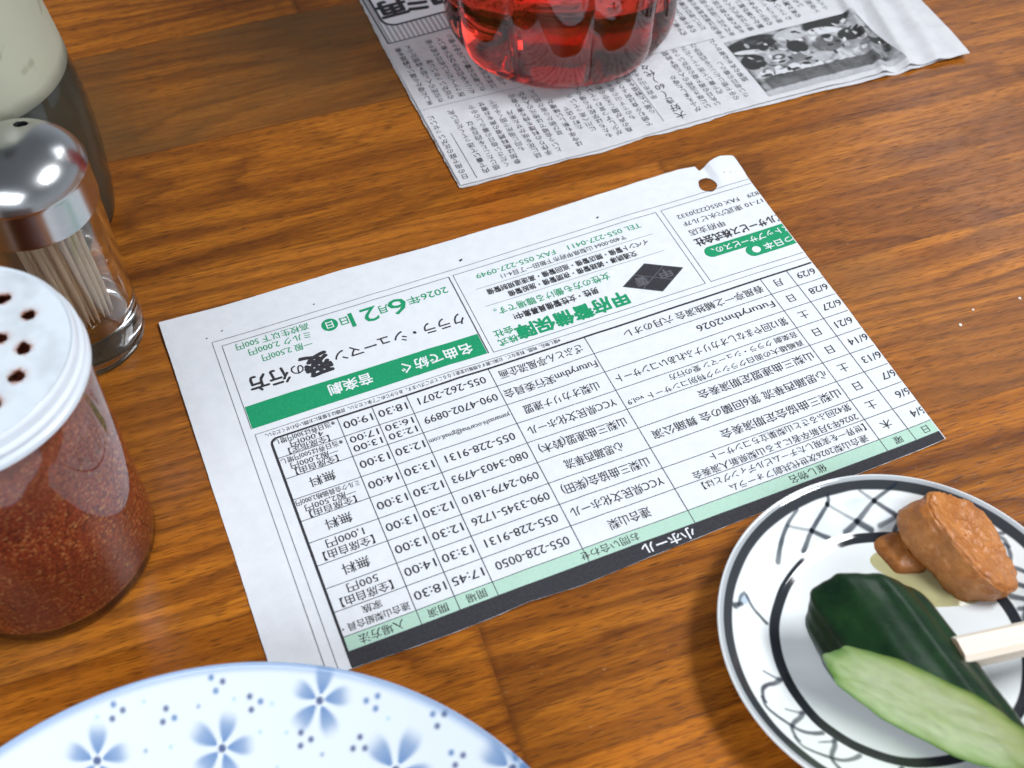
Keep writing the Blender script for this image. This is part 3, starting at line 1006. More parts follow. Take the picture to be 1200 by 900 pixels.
def paint_small(x, y, r, z, ring):
    c = np.tile(np.array([0.72, 0.76, 0.77]), (len(x), 1)) * 1.1
    th = np.degrees(np.arctan2(y, x))
    top = ring >= n_under - 1
    navy = np.array([0.009, 0.012, 0.018]); wash = np.array([0.36, 0.47, 0.60])
    wob = np.array([noise.noise(Vector((float(a) * .11, float(b) * .11, 5.0))) for a, b in zip(x, y)])
    wob2 = np.array([noise.noise(Vector((float(a) * .55, float(b) * .55, 9.0))) for a, b in zip(x, y)])

    def lay(k, col):
        nonlocal c
        k = np.clip(k, 0, 1)[:, None] * top[:, None]
        c = c * (1 - k) + col * k
    # soft blue-grey washes inside the net
    net = sstep(70, 84, th) * (1 - sstep(112, 122, th)) * sstep(36.5, 38, r) * (1 - sstep(45, 46, r))
    lay(0.26 * net * np.clip(0.55 + 1.5 * wob, 0, 1.3), wash)
    # dark rim band and inner ring
    lay(0.96 * sstep(47.0 + 0.3 * wob, 47.5 + 0.3 * wob, r) * (1 - sstep(49.7, 50.2, r)), navy)
    lay(0.70 * sstep(49.7, 50.1, r) * (1 - sstep(50.8, 51.3, r)), np.array([0.22, 0.24, 0.27]))
    lay(0.98 * sstep(33.0 + 0.3 * wob, 33.4 + 0.3 * wob, r) * (1 - sstep(36.0 + 0.3 * wob, 36.4 + 0.3 * wob, r)), navy)

    def stroke(pts, w0, w1, dark=0.9, col=None):
        if len(pts) > 2: pts = smooth2(pts, 6)
        kk = np.zeros(len(x))
        for i, (p, q) in enumerate(zip(pts[:-1], pts[1:])):
            d, t = seg_d(x, y, p, q)
            w = (w0 + (w1 - w0) * (i + t) / (len(pts) - 1)) * 2.0
            kk = np.maximum(kk, 1 - sstep(w * 0.25, w * 0.5 + 0.40, d + 0.10 * wob2))
        lay(dark ** 0.6 * kk * (0.95 + 0.2 * wob), np.array([0.014, 0.024, 0.040]) if col is None else col)
    # net strokes
    stroke([pol(47.2, 119), pol(45.1, 126), pol(42.5, 133), pol(40.0, 139.5)], 0.35, 0.8, 0.8)
    stroke([pol(47.6, 106), pol(45.4, 107.2), pol(40.7, 117.6), pol(37.3, 126)], 0.35, 0.75, 0.85)
    stroke([pol(45.1, 126), pol(40.7, 117.6)], 0.25, 0.35, 0.4)
    stroke([pol(40.7, 117.6), pol(37.0, 111.8)], 0.5, 0.8, 0.85)
    stroke([pol(45.4, 107.2), pol(39.5, 96.8)], 0.22, 0.3, 0.4)
    stroke([pol(39.5, 96.8), pol(36.9, 91.0)], 0.9, 1.0, 0.95)
    stroke([pol(49, 81), pol(44.5, 88.8), pol(39.5, 96.8), pol(37.2, 103)], 0.3, 1.0, 0.8)
    stroke([pol(47.3, 94), pol(44.5, 88.8)], 0.22, 0.35, 0.4)
    stroke([pol(44.5, 88.8), pol(40.5, 78.2), pol(38.5, 72)], 0.4, 1.1, 0.9)
    stroke([pol(48, 66), pol(41.5, 78), pol(38, 87)], 0.3, 0.7, 0.6)
    for p in (pol(45.4, 107.2), pol(40.7, 117.6), pol(44.5, 88.8), pol(39.5, 96.8)):
        lay(0.95 * (1 - sstep(0.5, 0.95, np.hypot(x - p[0], y - p[1]))), navy)
    # bud motif on the left
    p0 = pol(44.4, 163.2)
    lay(0.75 * (1 - sstep(1.0, 2.3, np.hypot((x - p0[0]), (y - p0[1]) * 1.15) + 0.5 * wob2)), wash)
    stroke([pol(46.6, 167.6), pol(45.6, 166.4), pol(44.8, 165.6)], 1.0, 0.5, 0.9)
    stroke([pol(45.6, 166.6), pol(45.4, 163), pol(44.6, 160.5)], 0.3, 0.3, 0.6)
    stroke([pol(44.0, 161), pol(41.6, 164.5), pol(39.4, 166.6), pol(37.0, 169.0)], 0.3, 0.5, 0.8)
    # curling tendrils, repeated round the hidden part of the rim
    for base in (0, 17, 34, 150, 172, 194, 216):
        def q(r_, d_): return pol(r_, d_ + base)
        stroke([q(36.6, -164), q(38.6, -162.6), q(41.5, -162), q(43.6, -160.5), q(44.9, -157.4), q(45.0, -155.6)], 0.8, 0.3, 0.8)
        stroke([q(45.2, -157.6), q(45.8, -153.4), q(43.8, -147), q(41.7, -141), q(39.0, -137.4), q(37.0, -135.6)], 0.3, 0.7, 0.75)
        stroke([q(40.6, -168), q(38.2, -165.4), q(36.6, -163.6)], 0.2, 0.45, 0.5)
    # more net on the hidden right side
    for base in (-78, -118, 110 + 140):
        stroke([pol(47, 119 + base), pol(41, 132 + base), pol(37, 139 + base)], 0.4, 0.8, 0.8)
        stroke([pol(47, 139 + base), pol(41, 128 + base), pol(37, 120 + base)], 0.4, 0.8, 0.8)
    return c


make_plate('small_plate', 'small round white porcelain plate with dark blue painted rings, holding pickles', 'plate', sprof, 1150, (*PC, 0), paint_small)

# ------------------------------------------------------------------ flower plate
FC = (-0.0941, -0.1879)


def fplate_z(r): return 5.5 + 19.5 * np.clip((r - 46) / 52.0, 0, 1) ** 1.55


f_r = np.r_[np.arange(97.6, 58.0, -0.34), np.arange(57.6, 8.0, -0.6), np.linspace(7.5, 0, 10)]
fprof = [(0, 2.0), (44, 2.0), (46, 0.1), (49, 0.0), (50.5, 0.6), (52, 3.0), (66, 6.5), (84, 14.6), (96, 22.8), (98.2, 24.6), (98.5, 25.2), (98.1, 25.5)]
fn_under = len(fprof)
fprof += [(float(max(r, 0)), float(fplate_z(r))) for r in f_r]


def paint_flower(x, y, r, z, ring):
    c = np.tile(np.array([0.72, 0.79, 0.84]), (len(x), 1))
    blue = np.array([0.075, 0.185, 0.42]); pale = np.array([0.33, 0.52, 0.78]); deep = np.array([0.03, 0.06, 0.20]); teal = np.array([0.42, 0.62, 0.66])
    edge = sstep(95.6, 97.9, r)
    c = c * (1 - 0.72 * edge[:, None]) + np.array([0.22, 0.36, 0.62]) * 0.72 * edge[:, None]
    rr = np.random.default_rng(5)

    def lay(k, col):
        nonlocal c
        k = np.clip(k, 0, 1)[:, None]
        c = c * (1 - k) + col * k

    def flower(fx, fy, R0, rot):
        near = np.hypot(x - fx, y - fy) < R0 * 1.5
        if not near.any(): return
        dx, dy = x - fx, y - fy
        d = np.hypot(dx, dy); a = np.arctan2(dy, dx)
        for p in range(5):
            pa = rot + p * 2 * math.pi / 5
            L = R0 * (0.9 + 0.2 * rr.random())
            u_ = dx * math.cos(pa) + dy * math.sin(pa); v_ = -dx * math.sin(pa) + dy * math.cos(pa)
            tt = u_ / L
            w = 0.285 * L * np.sin(np.clip((tt - 0.13) / 0.95, 0, 1) * math.pi * 0.72) ** 0.9 + 1e-6
            k = (1 - sstep(0.55, 1.25, np.abs(v_) / w)) * sstep(0.12, 0.22, tt) * (1 - sstep(0.62, 1.15, tt))
            lay(0.95 * k * (1 - 0.50 * np.clip(tt, 0, 1) ** 1.5), blue)
            lay(0.12 * k, pale)
        lay(0.9 * (1 - sstep(0.55, 1.0, d / (0.115 * R0 + 0.28))), deep)

    def dot(px_, py_, s, col, k0): lay(k0 * (1 - sstep(0.25 * s, 1.3 * s, np.hypot(x - px_, y - py_))), col)

    fl = [(-38.6, 75.8, 8.6, 1.6), (-7.6, 79.2, 8.6, 1.35), (17.7, 89.0, 8.0, 0.1), (37.6, 71.6, 9.6, 1.0), (67.4, 68.0, 9.0, 1.2)]
    tri = [(-34.6, 86.9), (-21.7, 86.4), (-9.5, 93.9), (0.4, 89.4), (31.7, 87.6), (13.7, 80.6), (28.1, 78.3), (48.8, 82.0), (53.3, 72.7)]
    tries = 0
    while len(fl) < 20 and tries < 3000:
        tries += 1
        a = rr.random() * 2 * math.pi; q = 96 * math.sqrt(rr.random())
        p = (q * math.cos(a), q * math.sin(a))
        if p[1] > 62 or any(math.hypot(p[0] - f[0], p[1] - f[1]) < 30 for f in fl): continue
        fl.append((*p, 9.0, rr.random() * 6))
    for f in fl: flower(*f)
    tries = 0
    while len(tri) < 50 and tries < 6000:
        tries += 1
        a = rr.random() * 2 * math.pi; q = 93 * math.sqrt(rr.random())
        p = (q * math.cos(a), q * math.sin(a))
        if p[1] > 62 or any(math.hypot(p[0] - f[0], p[1] - f[1]) < 12 for f in fl) or any(math.hypot(p[0] - f[0], p[1] - f[1]) < 11 for f in tri): continue
        tri.append(p)
    for (tx, ty) in tri:
        rot = rr.random() * 6.28
        for k in range(3):
            a = rot + k * 2.09 + rr.normal() * .15
            dot(tx + 1.75 * math.cos(a), ty + 1.75 * math.sin(a), 0.92, deep if rr.random() < .7 else blue, 0.9)
    placed = []
    tries = 0
    while len(placed) < 230 and tries < 9000:
        tries += 1
        a = rr.random() * 2 * math.pi; q = 95 * math.sqrt(rr.random())
        p = (q * math.cos(a), q * math.sin(a))
        if any(math.hypot(p[0] - f[0], p[1] - f[1]) < 9.5 for f in fl) or any(math.hypot(p[0] - f[0], p[1] - f[1]) < 4.5 for f in tri) or \
                any(math.hypot(p[0] - f[0], p[1] - f[1]) < 5.5 for f in placed): continue
        placed.append(p)
        dot(*p, 0.7, teal if rr.random() < .55 else np.array([0.22, 0.30, 0.48]), 0.75)
    return c


make_plate('flower_plate', 'large white porcelain plate with pale blue flowers and dots at the near edge', 'plate', fprof, 1100, (*FC, 0), paint_flower)


# ------------------------------------------------------------------ pickled cucumber
def cucumber():
    root = empty('pickled_cucumber', 'dark green skinned chunk of pickled cucumber with pale cut face on the small plate', 'pickle', (0, 0, 0))
    bm = bmesh.new()
    n, m = 90, 54
    L = 0.060
    A = Vector((0.0712, -0.0785, 0.0168))                # far end of the axis
    ax = Vector((0.35, -0.93, 0.09)).normalized()
    side = Vector((ax.y, -ax.x, 0)).normalized() * -1
    if side.x < 0: side = -side
    up = side.cross(ax)
    if up.z < 0: up = -up
    rings = []
    for i in range(m + 1):
        s = i / m
        x = L * s
        endf = math.sqrt(max(0.0, 1 - (1 - min(1, (x + 0.0006) / 0.0065)) ** 2)) if x < 0.0065 else 1.0
        endf = 0.80 + 0.20 * endf
        row = []
        for k in range(n):
            t = 2 * math.pi * k / n
            rib = 1 + 0.022 * math.cos(10 * t + 0.6) + 0.008 * math.sin(21 * t)
            rib *= 1 + 0.02 * noise.noise(Vector((x * 90, math.cos(t) * 1.5, math.sin(t) * 1.5)))
            ct, st = math.cos(t), math.sin(t)
            a = 0.0168 * math.copysign(abs(ct) ** 0.92, ct); b = 0.0130 * math.copysign(abs(st) ** 0.88, st)
            a, b = a * rib * endf, b * rib * endf
            p = A + ax * (x + 0.40 * a - 0.75 * b) + side * a + up * b   # the far end was cut on the slant
            row.append(bm.verts.new(p))
        rings.append(row)
    for a, b in zip(rings[:-1], rings[1:]):
        for k in range(n):
            bm.faces.new((a[k], a[(k + 1) % n], b[(k + 1) % n], b[k]))
    bm.faces.new(rings[0]); bm.faces.new(rings[-1][::-1])
    bmesh.ops.recalc_face_normals(bm, faces=bm.faces[:])
    # long slanting cut
    co = Vector((0.0660, -0.0985, 0.005))
    no = Vector((-0.55, -0.80, 0.17)).normalized()
    r = bmesh.ops.bisect_plane(bm, geom=bm.verts[:] + bm.edges[:] + bm.faces[:], plane_co=co, plane_no=no, clear_outer=True)
    rim = [g for g in r['geom_cut'] if isinstance(g, bmesh.types.BMVert)]
    pts = [v.co.copy() for v in rim]
    bm_skin = bm
    o = bm_obj('skin', bm_skin, M_SKIN, root, smooth=True)
    # cut face: fan of concentric rings between the rim and its middle, gently bulged
    cen = sum(pts, Vector()) / len(pts)
    e1 = (ax - no * ax.dot(no)).normalized(); e2 = no.cross(e1)
    pts.sort(key=lambda p: math.atan2((p - cen).dot(e2), (p - cen).dot(e1)))
    k = len(pts)
    verts, faces = [], []
    R_ = 16
    for i in range(R_):
        f = 1 - i / R_
        for p in pts:
            q = cen + (p - cen) * f
            bulge = 0.0007 * (1 - f ** 2) * (1 if f > .5 else 1.0) + 0.00035 * noise.noise(q * 260) * min(1, (1 - f) * 6)
            verts.append(q + no * (bulge + 0.00002))
    verts.append(cen + no * 0.0007)
    for i in range(R_ - 1):
        for j in range(k):
            a, b = i * k + j, i * k + (j + 1) % k
            faces.append((a, b, b + k, a + k))
    for j in range(k): faces.append(((R_ - 1) * k + j, (R_ - 1) * k + (j + 1) % k, R_ * k))
    # paint: rind green at the border, pale flesh, watery middle with seed streaks
    cols = []
    for i in range(R_):
        f = 1 - i / R_
        for p in pts:
            q = cen + (p - cen) * f
            base = Vector((0.66, 0.77, 0.44))
            base = base.lerp(Vector((0.40, 0.60, 0.16)), max(0.0, (f - 0.5) / 0.5) ** 1.5)
            if f > 0.86: base = base.lerp(Vector((0.12, 0.30, 0.04)), (f - 0.86) / 0.14)
            core = max(0, 1 - f / 0.55)
            base = base.lerp(Vector((0.50, 0.62, 0.22)), core * 0.5)
            w = noise.noise(Vector((q.dot(e1) * 110, q.dot(e2) * 330, 4.0)))
            base = base.lerp(Vector((0.44, 0.60, 0.22)), max(0, min(0.6, 1.1 * w)))
            base = base * (1 + 0.10 * noise.noise(q * 500))
            cols.append(tuple(base))
    cols.append((0.52, 0.64, 0.24))
    mesh_obj('flesh', verts, faces, M_FLESH, root, smooth=True, colors=np.array(cols))
    return root


t = NT('cucumber_skin')
ob = t.obj()
f1 = t.noise(ob, 130.0, 4.0, 0.6); f2 = t.noise(ob, 900.0, 2.0, 0.5)
c_ = t.mix(t.ramp(f1, [(0.35, 0.0), (0.7, 1.0)]), (0.004, 0.018, 0.007), (0.010, 0.040, 0.011))
c_ = t.mix(t.ramp(f2, [(0.68, 0.0), (0.76, 0.30)]), c_, (0.07, 0.13, 0.05))
t.link(c_, t.b.inputs['Base Color'])
t.b.inputs['Roughness'].default_value = 0.27
t.b.inputs['Specular IOR Level'].default_value = 0.35
t.bump(f1, 0.25, 0.0006)
M_SKIN = t.m
t = NT('cucumber_flesh')
a_ = t.n('ShaderNodeAttribute', attribute_name='paint')
t.link(a_.outputs['Color'], t.b.inputs['Base Color'])
t.b.inputs['Roughness'].default_value = 0.18
t.b.inputs['Coat Weight'].default_value = 0.5
t.b.inputs['Coat Roughness'].default_value = 0.08
t.b.inputs['Subsurface Weight'].default_value = 0.55
t.b.inputs['Subsurface Radius'].default_value = (0.8, 1.0, 0.4)
t.b.inputs['Subsurface Scale'].default_value = 0.005
t.bump(t.noise(t.obj(), 500.0, 3.0, 0.6), 0.3, 0.0004)
M_FLESH = t.m
cucumber()

# ------------------------------------------------------------------ brown miso lump and its liquid
t = NT('miso_paste')
ob = t.obj()
f1 = t.noise(ob, 170.0, 6.0, 0.68); f2 = t.noise(ob, 700.0, 4.0, 0.7)
c_ = t.mix(t.ramp(f1, [(0.32, 0.0), (0.68, 1.0)]), (0.33, 0.108, 0.021), (0.56, 0.225, 0.060))
c_ = t.mix(t.ramp(f2, [(0.55, 0.0), (0.8, 0.6)]), c_, (0.66, 0.34, 0.13))
t.link(c_, t.b.inputs['Base Color'])
t.b.inputs['Roughness'].default_value = 0.26
t.b.inputs['Subsurface Weight'].default_value = 0.2
t.b.inputs['Subsurface Radius'].default_value = (1.0, 0.5, 0.2)
t.b.inputs['Subsurface Scale'].default_value = 0.002
t.bump(t.math('ADD', f1, t.math('MULTIPLY', f2, 0.5)), 0.6, 0.0009)
M_MISO = t.m


def miso():
    root = empty('miso_lump', 'brown lump of pickled miso paste with rough broken face on the small plate', 'pickle', (0, 0, 0))
    bm = bmesh.new()
    n = 150
    cen = Vector((0.1050, -0.0520, 0.0092))
    ax = Vector((0.50, 0.02, 0.86)).normalized()
    s1 = Vector((0.80, -0.60, 0)); s1 = (s1 - ax * s1.dot(ax)).normalized(); s2 = ax.cross(s1)
    prof = [(0, -0.0095), (0.008, -0.0095), (0.0122, -0.0085), (0.0138, -0.0055), (0.0142, -0.0015), (0.0141, 0.0025), (0.0138, 0.0058), (0.0134, 0.0074), (0.0126, 0.0079), (0.0112, 0.0079),
            (0.0090, 0.0077), (0.0070, 0.0074), (0.0050, 0.0072), (0.0028, 0.0070), (0, 0.0069)]
    prof = smooth_profile([prof[0]] + prof[1:], 7)
    prof[0] = (0, prof[0][1]); prof[-1] = (0, prof[-1][1])
    v, f = lathe(prof, n)
    out = []
    for (x, y, z) in v:
        th = math.atan2(y, x)
        st = 1 + 0.08 * math.cos(2 * th + 0.5) + 0.05 * math.cos(3 * th + 2.0)
        # elongated: longer along s1
        p = cen + s1 * (x * 1.22 * st) + s2 * (y * 0.84 * st) + ax * (z * 0.86)
        q = p * 170
        d = noise.fractal(q * 0.45, 1.0, 2.1, 4) * 0.0022 + noise.noise(p * 800) * 0.00025 + noise.noise(p * 1600) * 0.00015
        if z > 0.0062:                                     # broken face: pitted and crumbly
            d += noise.fractal(p * 420, 0.8, 2.0, 4) * 0.0005 - 0.0004
        dirv = (p - cen).normalized()
        p = p + dirv * d
        out.append(p)
    for i, p in enumerate(out):
        rr_ = math.hypot(p.x - PC[0], p.y - PC[1]) * 1000
        zmin = float(plate_z(rr_)) * 0.001 - 0.0002
        if p.z < zmin: out[i] = Vector((p.x, p.y, zmin))
    mesh_obj('paste', out, f, M_MISO, root, smooth=True)
    # crumbly smear at the lump's left foot
    v, f = [], []
    nn = 30
    for j in range(9):
        for k in range(nn):
            t_ = 2 * math.pi * k / nn
            rr_ = (j / 8.0)
            x = 0.0905 + 0.0080 * rr_ * math.cos(t_) * (1 + .2 * math.sin(3 * t_)); y = -0.0500 + 0.0082 * rr_ * math.sin(t_) * (1 + .15 * math.cos(2 * t_))
            r0 = math.hypot(x - PC[0], y - PC[1]) * 1000
            z = float(plate_z(r0)) * .001 - 0.0001 + 0.0030 * math.sqrt(max(0, 1 - rr_ ** 2)) + 0.0014 * noise.fractal(Vector((x, y, 0)) * 330, 0.8, 2.0, 3) * (1 - rr_)
            v.append((x, y, z))
    for j in range(8):
        for k in range(nn):
            a, b = j * nn + k, j * nn + (k + 1) % nn
            f.append((a, a + nn, b + nn, b))
    mesh_obj('crumb', v, f, M_MISO, root, smooth=True)
    # yellow pickle liquid
    v, f = [], []
    nn = 48
    for j in range(8):
        for k in range(nn):
            t_ = 2 * math.pi * k / nn
            rr_ = j / 7.0
            w = 1 + .13 * math.sin(3 * t_ + .6) + .07 * math.sin(5 * t_)
            x = 0.0985 + 0.0178 * rr_ * w * math.cos(t_); y = -0.0575 + 0.0100 * rr_ * w * math.sin(t_) - 0.10 * (x - 0.0985)
            r0 = math.hypot(x - PC[0], y - PC[1]) * 1000
            z = float(plate_z(r0)) * .001 + 0.00004 + 0.00075 * (1 - rr_ ** 4)
            v.append((x, y, z))
    for j in range(7):
        for k in range(nn):
            a, b = j * nn + k, j * nn + (k + 1) % nn
            f.append((a, a + nn, b + nn, b))
    pud = mesh_obj('pickle_liquid', v, f, M_LIQ, None, smooth=True)
    tag(pud, 'thin yellow puddle of pickle liquid around the foot of the brown lump', 'liquid')


M_LIQ = simple('pickle_liquid', (0.90, 0.80, 0.42), 0.04, trans=0.97, ior=1.33)
miso()

# ------------------------------------------------------------------ chopstick
t = NT('pale_chopstick_wood')
mp = t.n('ShaderNodeMapping'); mp.inputs['Scale'].default_value = (25, 900, 900)
t.link(t.obj(), mp.inputs['Vector'])
fz = t.noise(mp.outputs[0], 1.0, 3.0, 0.6)
t.link(t.mix(t.ramp(fz, [(0.3, 0.0), (0.75, 1.0)]), (0.84, 0.77, 0.67), (0.74, 0.64, 0.52)), t.b.inputs['Base Color'])
t.b.inputs['Roughness'].default_value = 0.55
M_STICK = t.m
t = NT('wet_end_grain')
t.link(t.mix(t.ramp(t.noise(t.obj(), 900.0, 3.0, 0.6), [(0.35, 0.0), (0.7, 1.0)]), (0.30, 0.19, 0.11), (0.55, 0.42, 0.29)), t.b.inputs['Base Color'])
t.b.inputs['Roughness'].default_value = 0.6
M_END = t.m


def chopstick():
    bm = bmesh.new()
    L, a, b = 0.200, 0.0038, 0.0037
    secs = [(0.0, 0.93), (0.0006, 1.0), (0.06, 1.0), (0.14, 1.0), (L - .0006, 1.05), (L, 1.0)]
    rows = []
    ch = 0.18
    for x, s in secs:
        row = []
        for (sy, sz) in ((1, 1 - ch * 2), (1 - ch * 2, 1), (-(1 - ch * 2), 1), (-1, 1 - ch * 2), (-1, -(1 - ch * 2)), (-(1 - ch * 2), -1), (1 - ch * 2, -1), (1, -(1 - ch * 2))):
            row.append(bm.verts.new((x + (0.0007 * sz if x == 0 else 0), sy * a * s, sz * b * s)))
        rows.append(row)
    for p, q in zip(rows[:-1], rows[1:]):
        for k in range(8): bm.faces.new((p[k], q[k], q[(k + 1) % 8], p[(k + 1) % 8]))
    f = bm.faces.new(rows[0]); f.material_index = 1
    f = bm.faces.new(rows[-1][::-1]); f.material_index = 1
    bmesh.ops.recalc_face_normals(bm, faces=bm.faces[:])
    o = bm_obj('chopstick', bm, [M_STICK, M_END])
    d = Vector((0.968, 0.235, -0.105)).normalized()
    o.rotation_mode = 'QUATERNION'
    y = Vector((0, 0, 1)).cross(d).normalized(); z = d.cross(y)
    mm = Matrix((d, y, z)).transposed()
    o.rotation_quaternion = mm.to_quaternion()
    o.location = (0.0885, -0.0940, 0.0262)
    tag(o, 'pale wooden chopstick with square end lying across the small plate', 'chopstick')


chopstick()


# ------------------------------------------------------------------ chili jar
def chili_jar():
    root = empty('chili_jar', 'glass shaker jar of red chili powder with white perforated metal lid', 'spice jar', (-0.1651, -0.0370, 0))
    prof = [(0, 0.0008), (0.026, 0.0006), (0.0300, 0.0), (0.0313, 0.0010), (0.0320, 0.0035), (0.0321, 0.010), (0.0321, 0.070), (0.0319, 0.0745), (0.0309, 0.0785), (0.0302, 0.0810), (0.0302, 0.0875),
            (0.0286, 0.0875), (0.0286, 0.0800), (0.0294, 0.0775), (0.0300, 0.0735), (0.0301, 0.068), (0.0301, 0.0080), (0.0292, 0.0048), (0.026, 0.0036), (0, 0.0034)]
    v, f = lathe(prof, 128)
    mesh_obj('glass_jar', v, f, M_JAR, root, smooth=True)
    # powder: pressed against the wall, uneven top
    pp = [(0, 0.0032), (0.027, 0.0035), (0.0295, 0.0052), (0.0303, 0.0085), (0.0303, 0.0700), (0.0298, 0.0760), (0.0288, 0.0805), (0.0287, 0.0835), (0.024, 0.0838), (0.016, 0.0845), (0.008, 0.0852), (0, 0.085)]
    v, f = lathe(pp, 96)
    v = [(x + 0.0004 * noise.noise(Vector((x, y, z)) * 200) * (z > .0837), y, z + (0.0012 * noise.noise(Vector((x, y, 0)) * 160) if z > 0.0836 else 0)) for x, y, z in v]
    mesh_obj('chili_powder', v, f, M_CHILI, root, smooth=True)
    # lid skirt + perforated top
    lid = [(0.0312, 0.0900), (0.0318, 0.0904), (0.0324, 0.0899), (0.0326, 0.0890), (0.0325, 0.0876), (0.0327, 0.0868), (0.0336, 0.0864), (0.0338, 0.0856), (0.0334, 0.0848), (0.0331, 0.0844),
           (0.0333, 0.0838), (0.0340, 0.0833), (0.0342, 0.0824), (0.0341, 0.0815), (0.0336, 0.0812), (0.0330, 0.0815), (0.0322, 0.0826), (0.0318, 0.0850), (0.0316, 0.0885), (0.0308, 0.0893)]
    v, f = lathe(lid, 128)
    f = [q[::-1] if False else q for q in f]
    lid_o = mesh_obj('lid', v, f, M_LID, root, smooth=True)
    holes = [(10.6, 19.4), (18.5, 13.5), (13.2, 5.6), (19.7, 2.2), (20.0, -6.9), (-8, 20), (-18, 12), (-20.5, 1), (-16.5, -12), (-6, -20), (8, -19), (16.5, -15), (2, 11), (-9, 8), (-8.5, -5), (3, -8.5), (4.5, 1.2)]
    n = 128
    pts = [Vector((31.25 * math.cos(2 * math.pi * k / n), 31.25 * math.sin(2 * math.pi * k / n))) for k in range(n)]
    edges = [(k, (k + 1) % n) for k in range(n)]
    hs = []
    for i, (hx, hy) in enumerate(holes):
        b = len(pts); m = 26
        hr = 1.75 + 0.5 * random.random(); el_ = 0.85 + 0.3 * random.random(); ro = random.random() * 3
        hs.append((hx, hy, hr))
        for k in range(m):
            a = 2 * math.pi * k / m
            q = hr * (1 + 0.09 * math.sin(3 * a + i) + 0.06 * math.sin(5 * a + 2 * i))
            X, Y = q * math.cos(a) * el_, q * math.sin(a) / el_
            pts.append(Vector((hx + X * math.cos(ro) - Y * math.sin(ro), hy + X * math.sin(ro) + Y * math.cos(ro))))
        edges += [(b + k, b + (k + 1) % m) for k in range(m)]
    yy = -31
    row = 0
    while yy < 31:
        xx = -31 + (0.45 if row % 2 else 0)
        while xx < 31:
            if math.hypot(xx, yy) < 30.7 and all(math.hypot(xx - h[0], yy - h[1]) > h[2] * 1.25 for h in hs): pts.append(Vector((xx, yy)))
            xx += 0.9
        yy += 0.78; row += 1
    ov, oe, of, _, _, _ = delaunay_2d_cdt(pts, edges, [], 1, 1e-6)
    V = np.array([(p.x, p.y) for p in ov])
    F = []
    hole_polys = [np.array([(pts[n + 26 * i + k].x, pts[n + 26 * i + k].y) for k in range(26)]) for i in range(len(holes))]

    def in_poly(P, x, y):
        qx, qy = np.roll(P[:, 0], -1), np.roll(P[:, 1], -1)
        return (((P[:, 1] > y) != (qy > y)) & (x < (qx - P[:, 0]) * (y - P[:, 1]) / (qy - P[:, 1] + 1e-12) + P[:, 0])).sum() % 2 == 1
    for fc in of:
        c = V[list(fc)].mean(0)
        if any(abs(c[0] - h[0]) < 3.5 and abs(c[1] - h[1]) < 3.5 and in_poly(hole_polys[i], c[0], c[1]) for i, h in enumerate(hs)): continue
        a = V[list(fc)]
        ar = (a[1][0] - a[0][0]) * (a[2][1] - a[0][1]) - (a[1][1] - a[0][1]) * (a[2][0] - a[0][0])
        F.append(tuple(fc) if ar > 0 else tuple(fc)[::-1])
    r = np.hypot(V[:, 0], V[:, 1])
    z = 90.0 + 0.55 * (1 - (r / 31.25) ** 2)
    base = np.tile(np.array([0.66, 0.73, 0.79]), (len(V), 1))
    sm = np.array([noise.fractal(Vector((float(a) * .09, float(b) * .09, 7.0)), 0.8, 2.0, 4) for a, b in V])
    base = base * (1 - 0.22 * np.clip(sm + 0.1, 0, 1))[:, None]
    for i, h in enumerate(hs):
        ang = 1.0 + 0.5 * math.sin(i * 2.3)
        dx, dy = V[:, 0] - h[0], V[:, 1] - h[1]
        d = np.hypot(dx, dy) - h[2]
        nz = np.array([noise.noise(Vector((float(a) * .9, float(b) * .9, i))) for a, b in V])
        tail = 0.6 + 0.7 * np.clip((dx * math.cos(ang) + dy * math.sin(ang)) / (h[2] + 1), -0.6, 1)
        k = np.clip(np.exp(-np.clip(d, 0, None) / (0.42 * tail + 0.1)) * (0.75 + 0.9 * nz), 0, 0.95)
        base = base * (1 - k[:, None]) + np.array([0.34, 0.10, 0.035]) * k[:, None]
    nV = len(V)
    P = np.r_[np.c_[V, z], np.c_[V, z - 0.55]] * 0.001
    cnt = set()
    for q in F:
        for a, b in zip(q, q[1:] + q[:1]): cnt.add((a, b))
    faces = list(F) + [tuple(nV + k for k in q[::-1]) for q in F]
    for (a, b) in cnt:
        if (b, a) not in cnt: faces.append((b, a, nV + a, nV + b))
    lower = np.tile(np.array([0.30, 0.13, 0.07]), (nV, 1))
    mesh_obj('perforated_top', P, faces, M_LIDTOP, lid_o, smooth=False, colors=np.r_[base, lower])


t = NT('chili_powder')
ob = t.obj()
vor = t.n('ShaderNodeTexVoronoi'); vor.inputs['Scale'].default_value = 1350.0
t.link(ob, vor.inputs['Vector'])
sepc = t.n('ShaderNodeSeparateColor'); t.link(vor.outputs['Color'], sepc.inputs[0])
c_ = t.ramp(sepc.outputs[0], [(0.0, (0.07, 0.012, 0.006)), (0.22, (0.26, 0.036, 0.013)), (0.6, (0.50, 0.082, 0.024)), (0.86, (0.66, 0.17, 0.045)), (1.0, (0.85, 0.42, 0.14))])
c_ = t.mix(t.ramp(t.noise(ob, 90.0, 4.0, 0.6), [(0.3, 0.0), (0.75, 0.45)]), c_, (0.56, 0.095, 0.028))
c_ = t.mix(t.ramp(t.noise(ob, 38.0, 3.0, 0.6), [(0.40, 0.0), (0.66, 0.65)]), c_, (0.22, 0.034, 0.013))
sz = t.n('ShaderNodeSeparateXYZ'); t.link(ob, sz.inputs[0])
film = t.math('MULTIPLY', t.ramp(t.math('ADD', sz.outputs[2], t.math('MULTIPLY', t.noise(ob, 60.0, 3.0, 0.6), 0.03)), [(0.064, 0.0), (0.100, 0.8)]), 0.5)
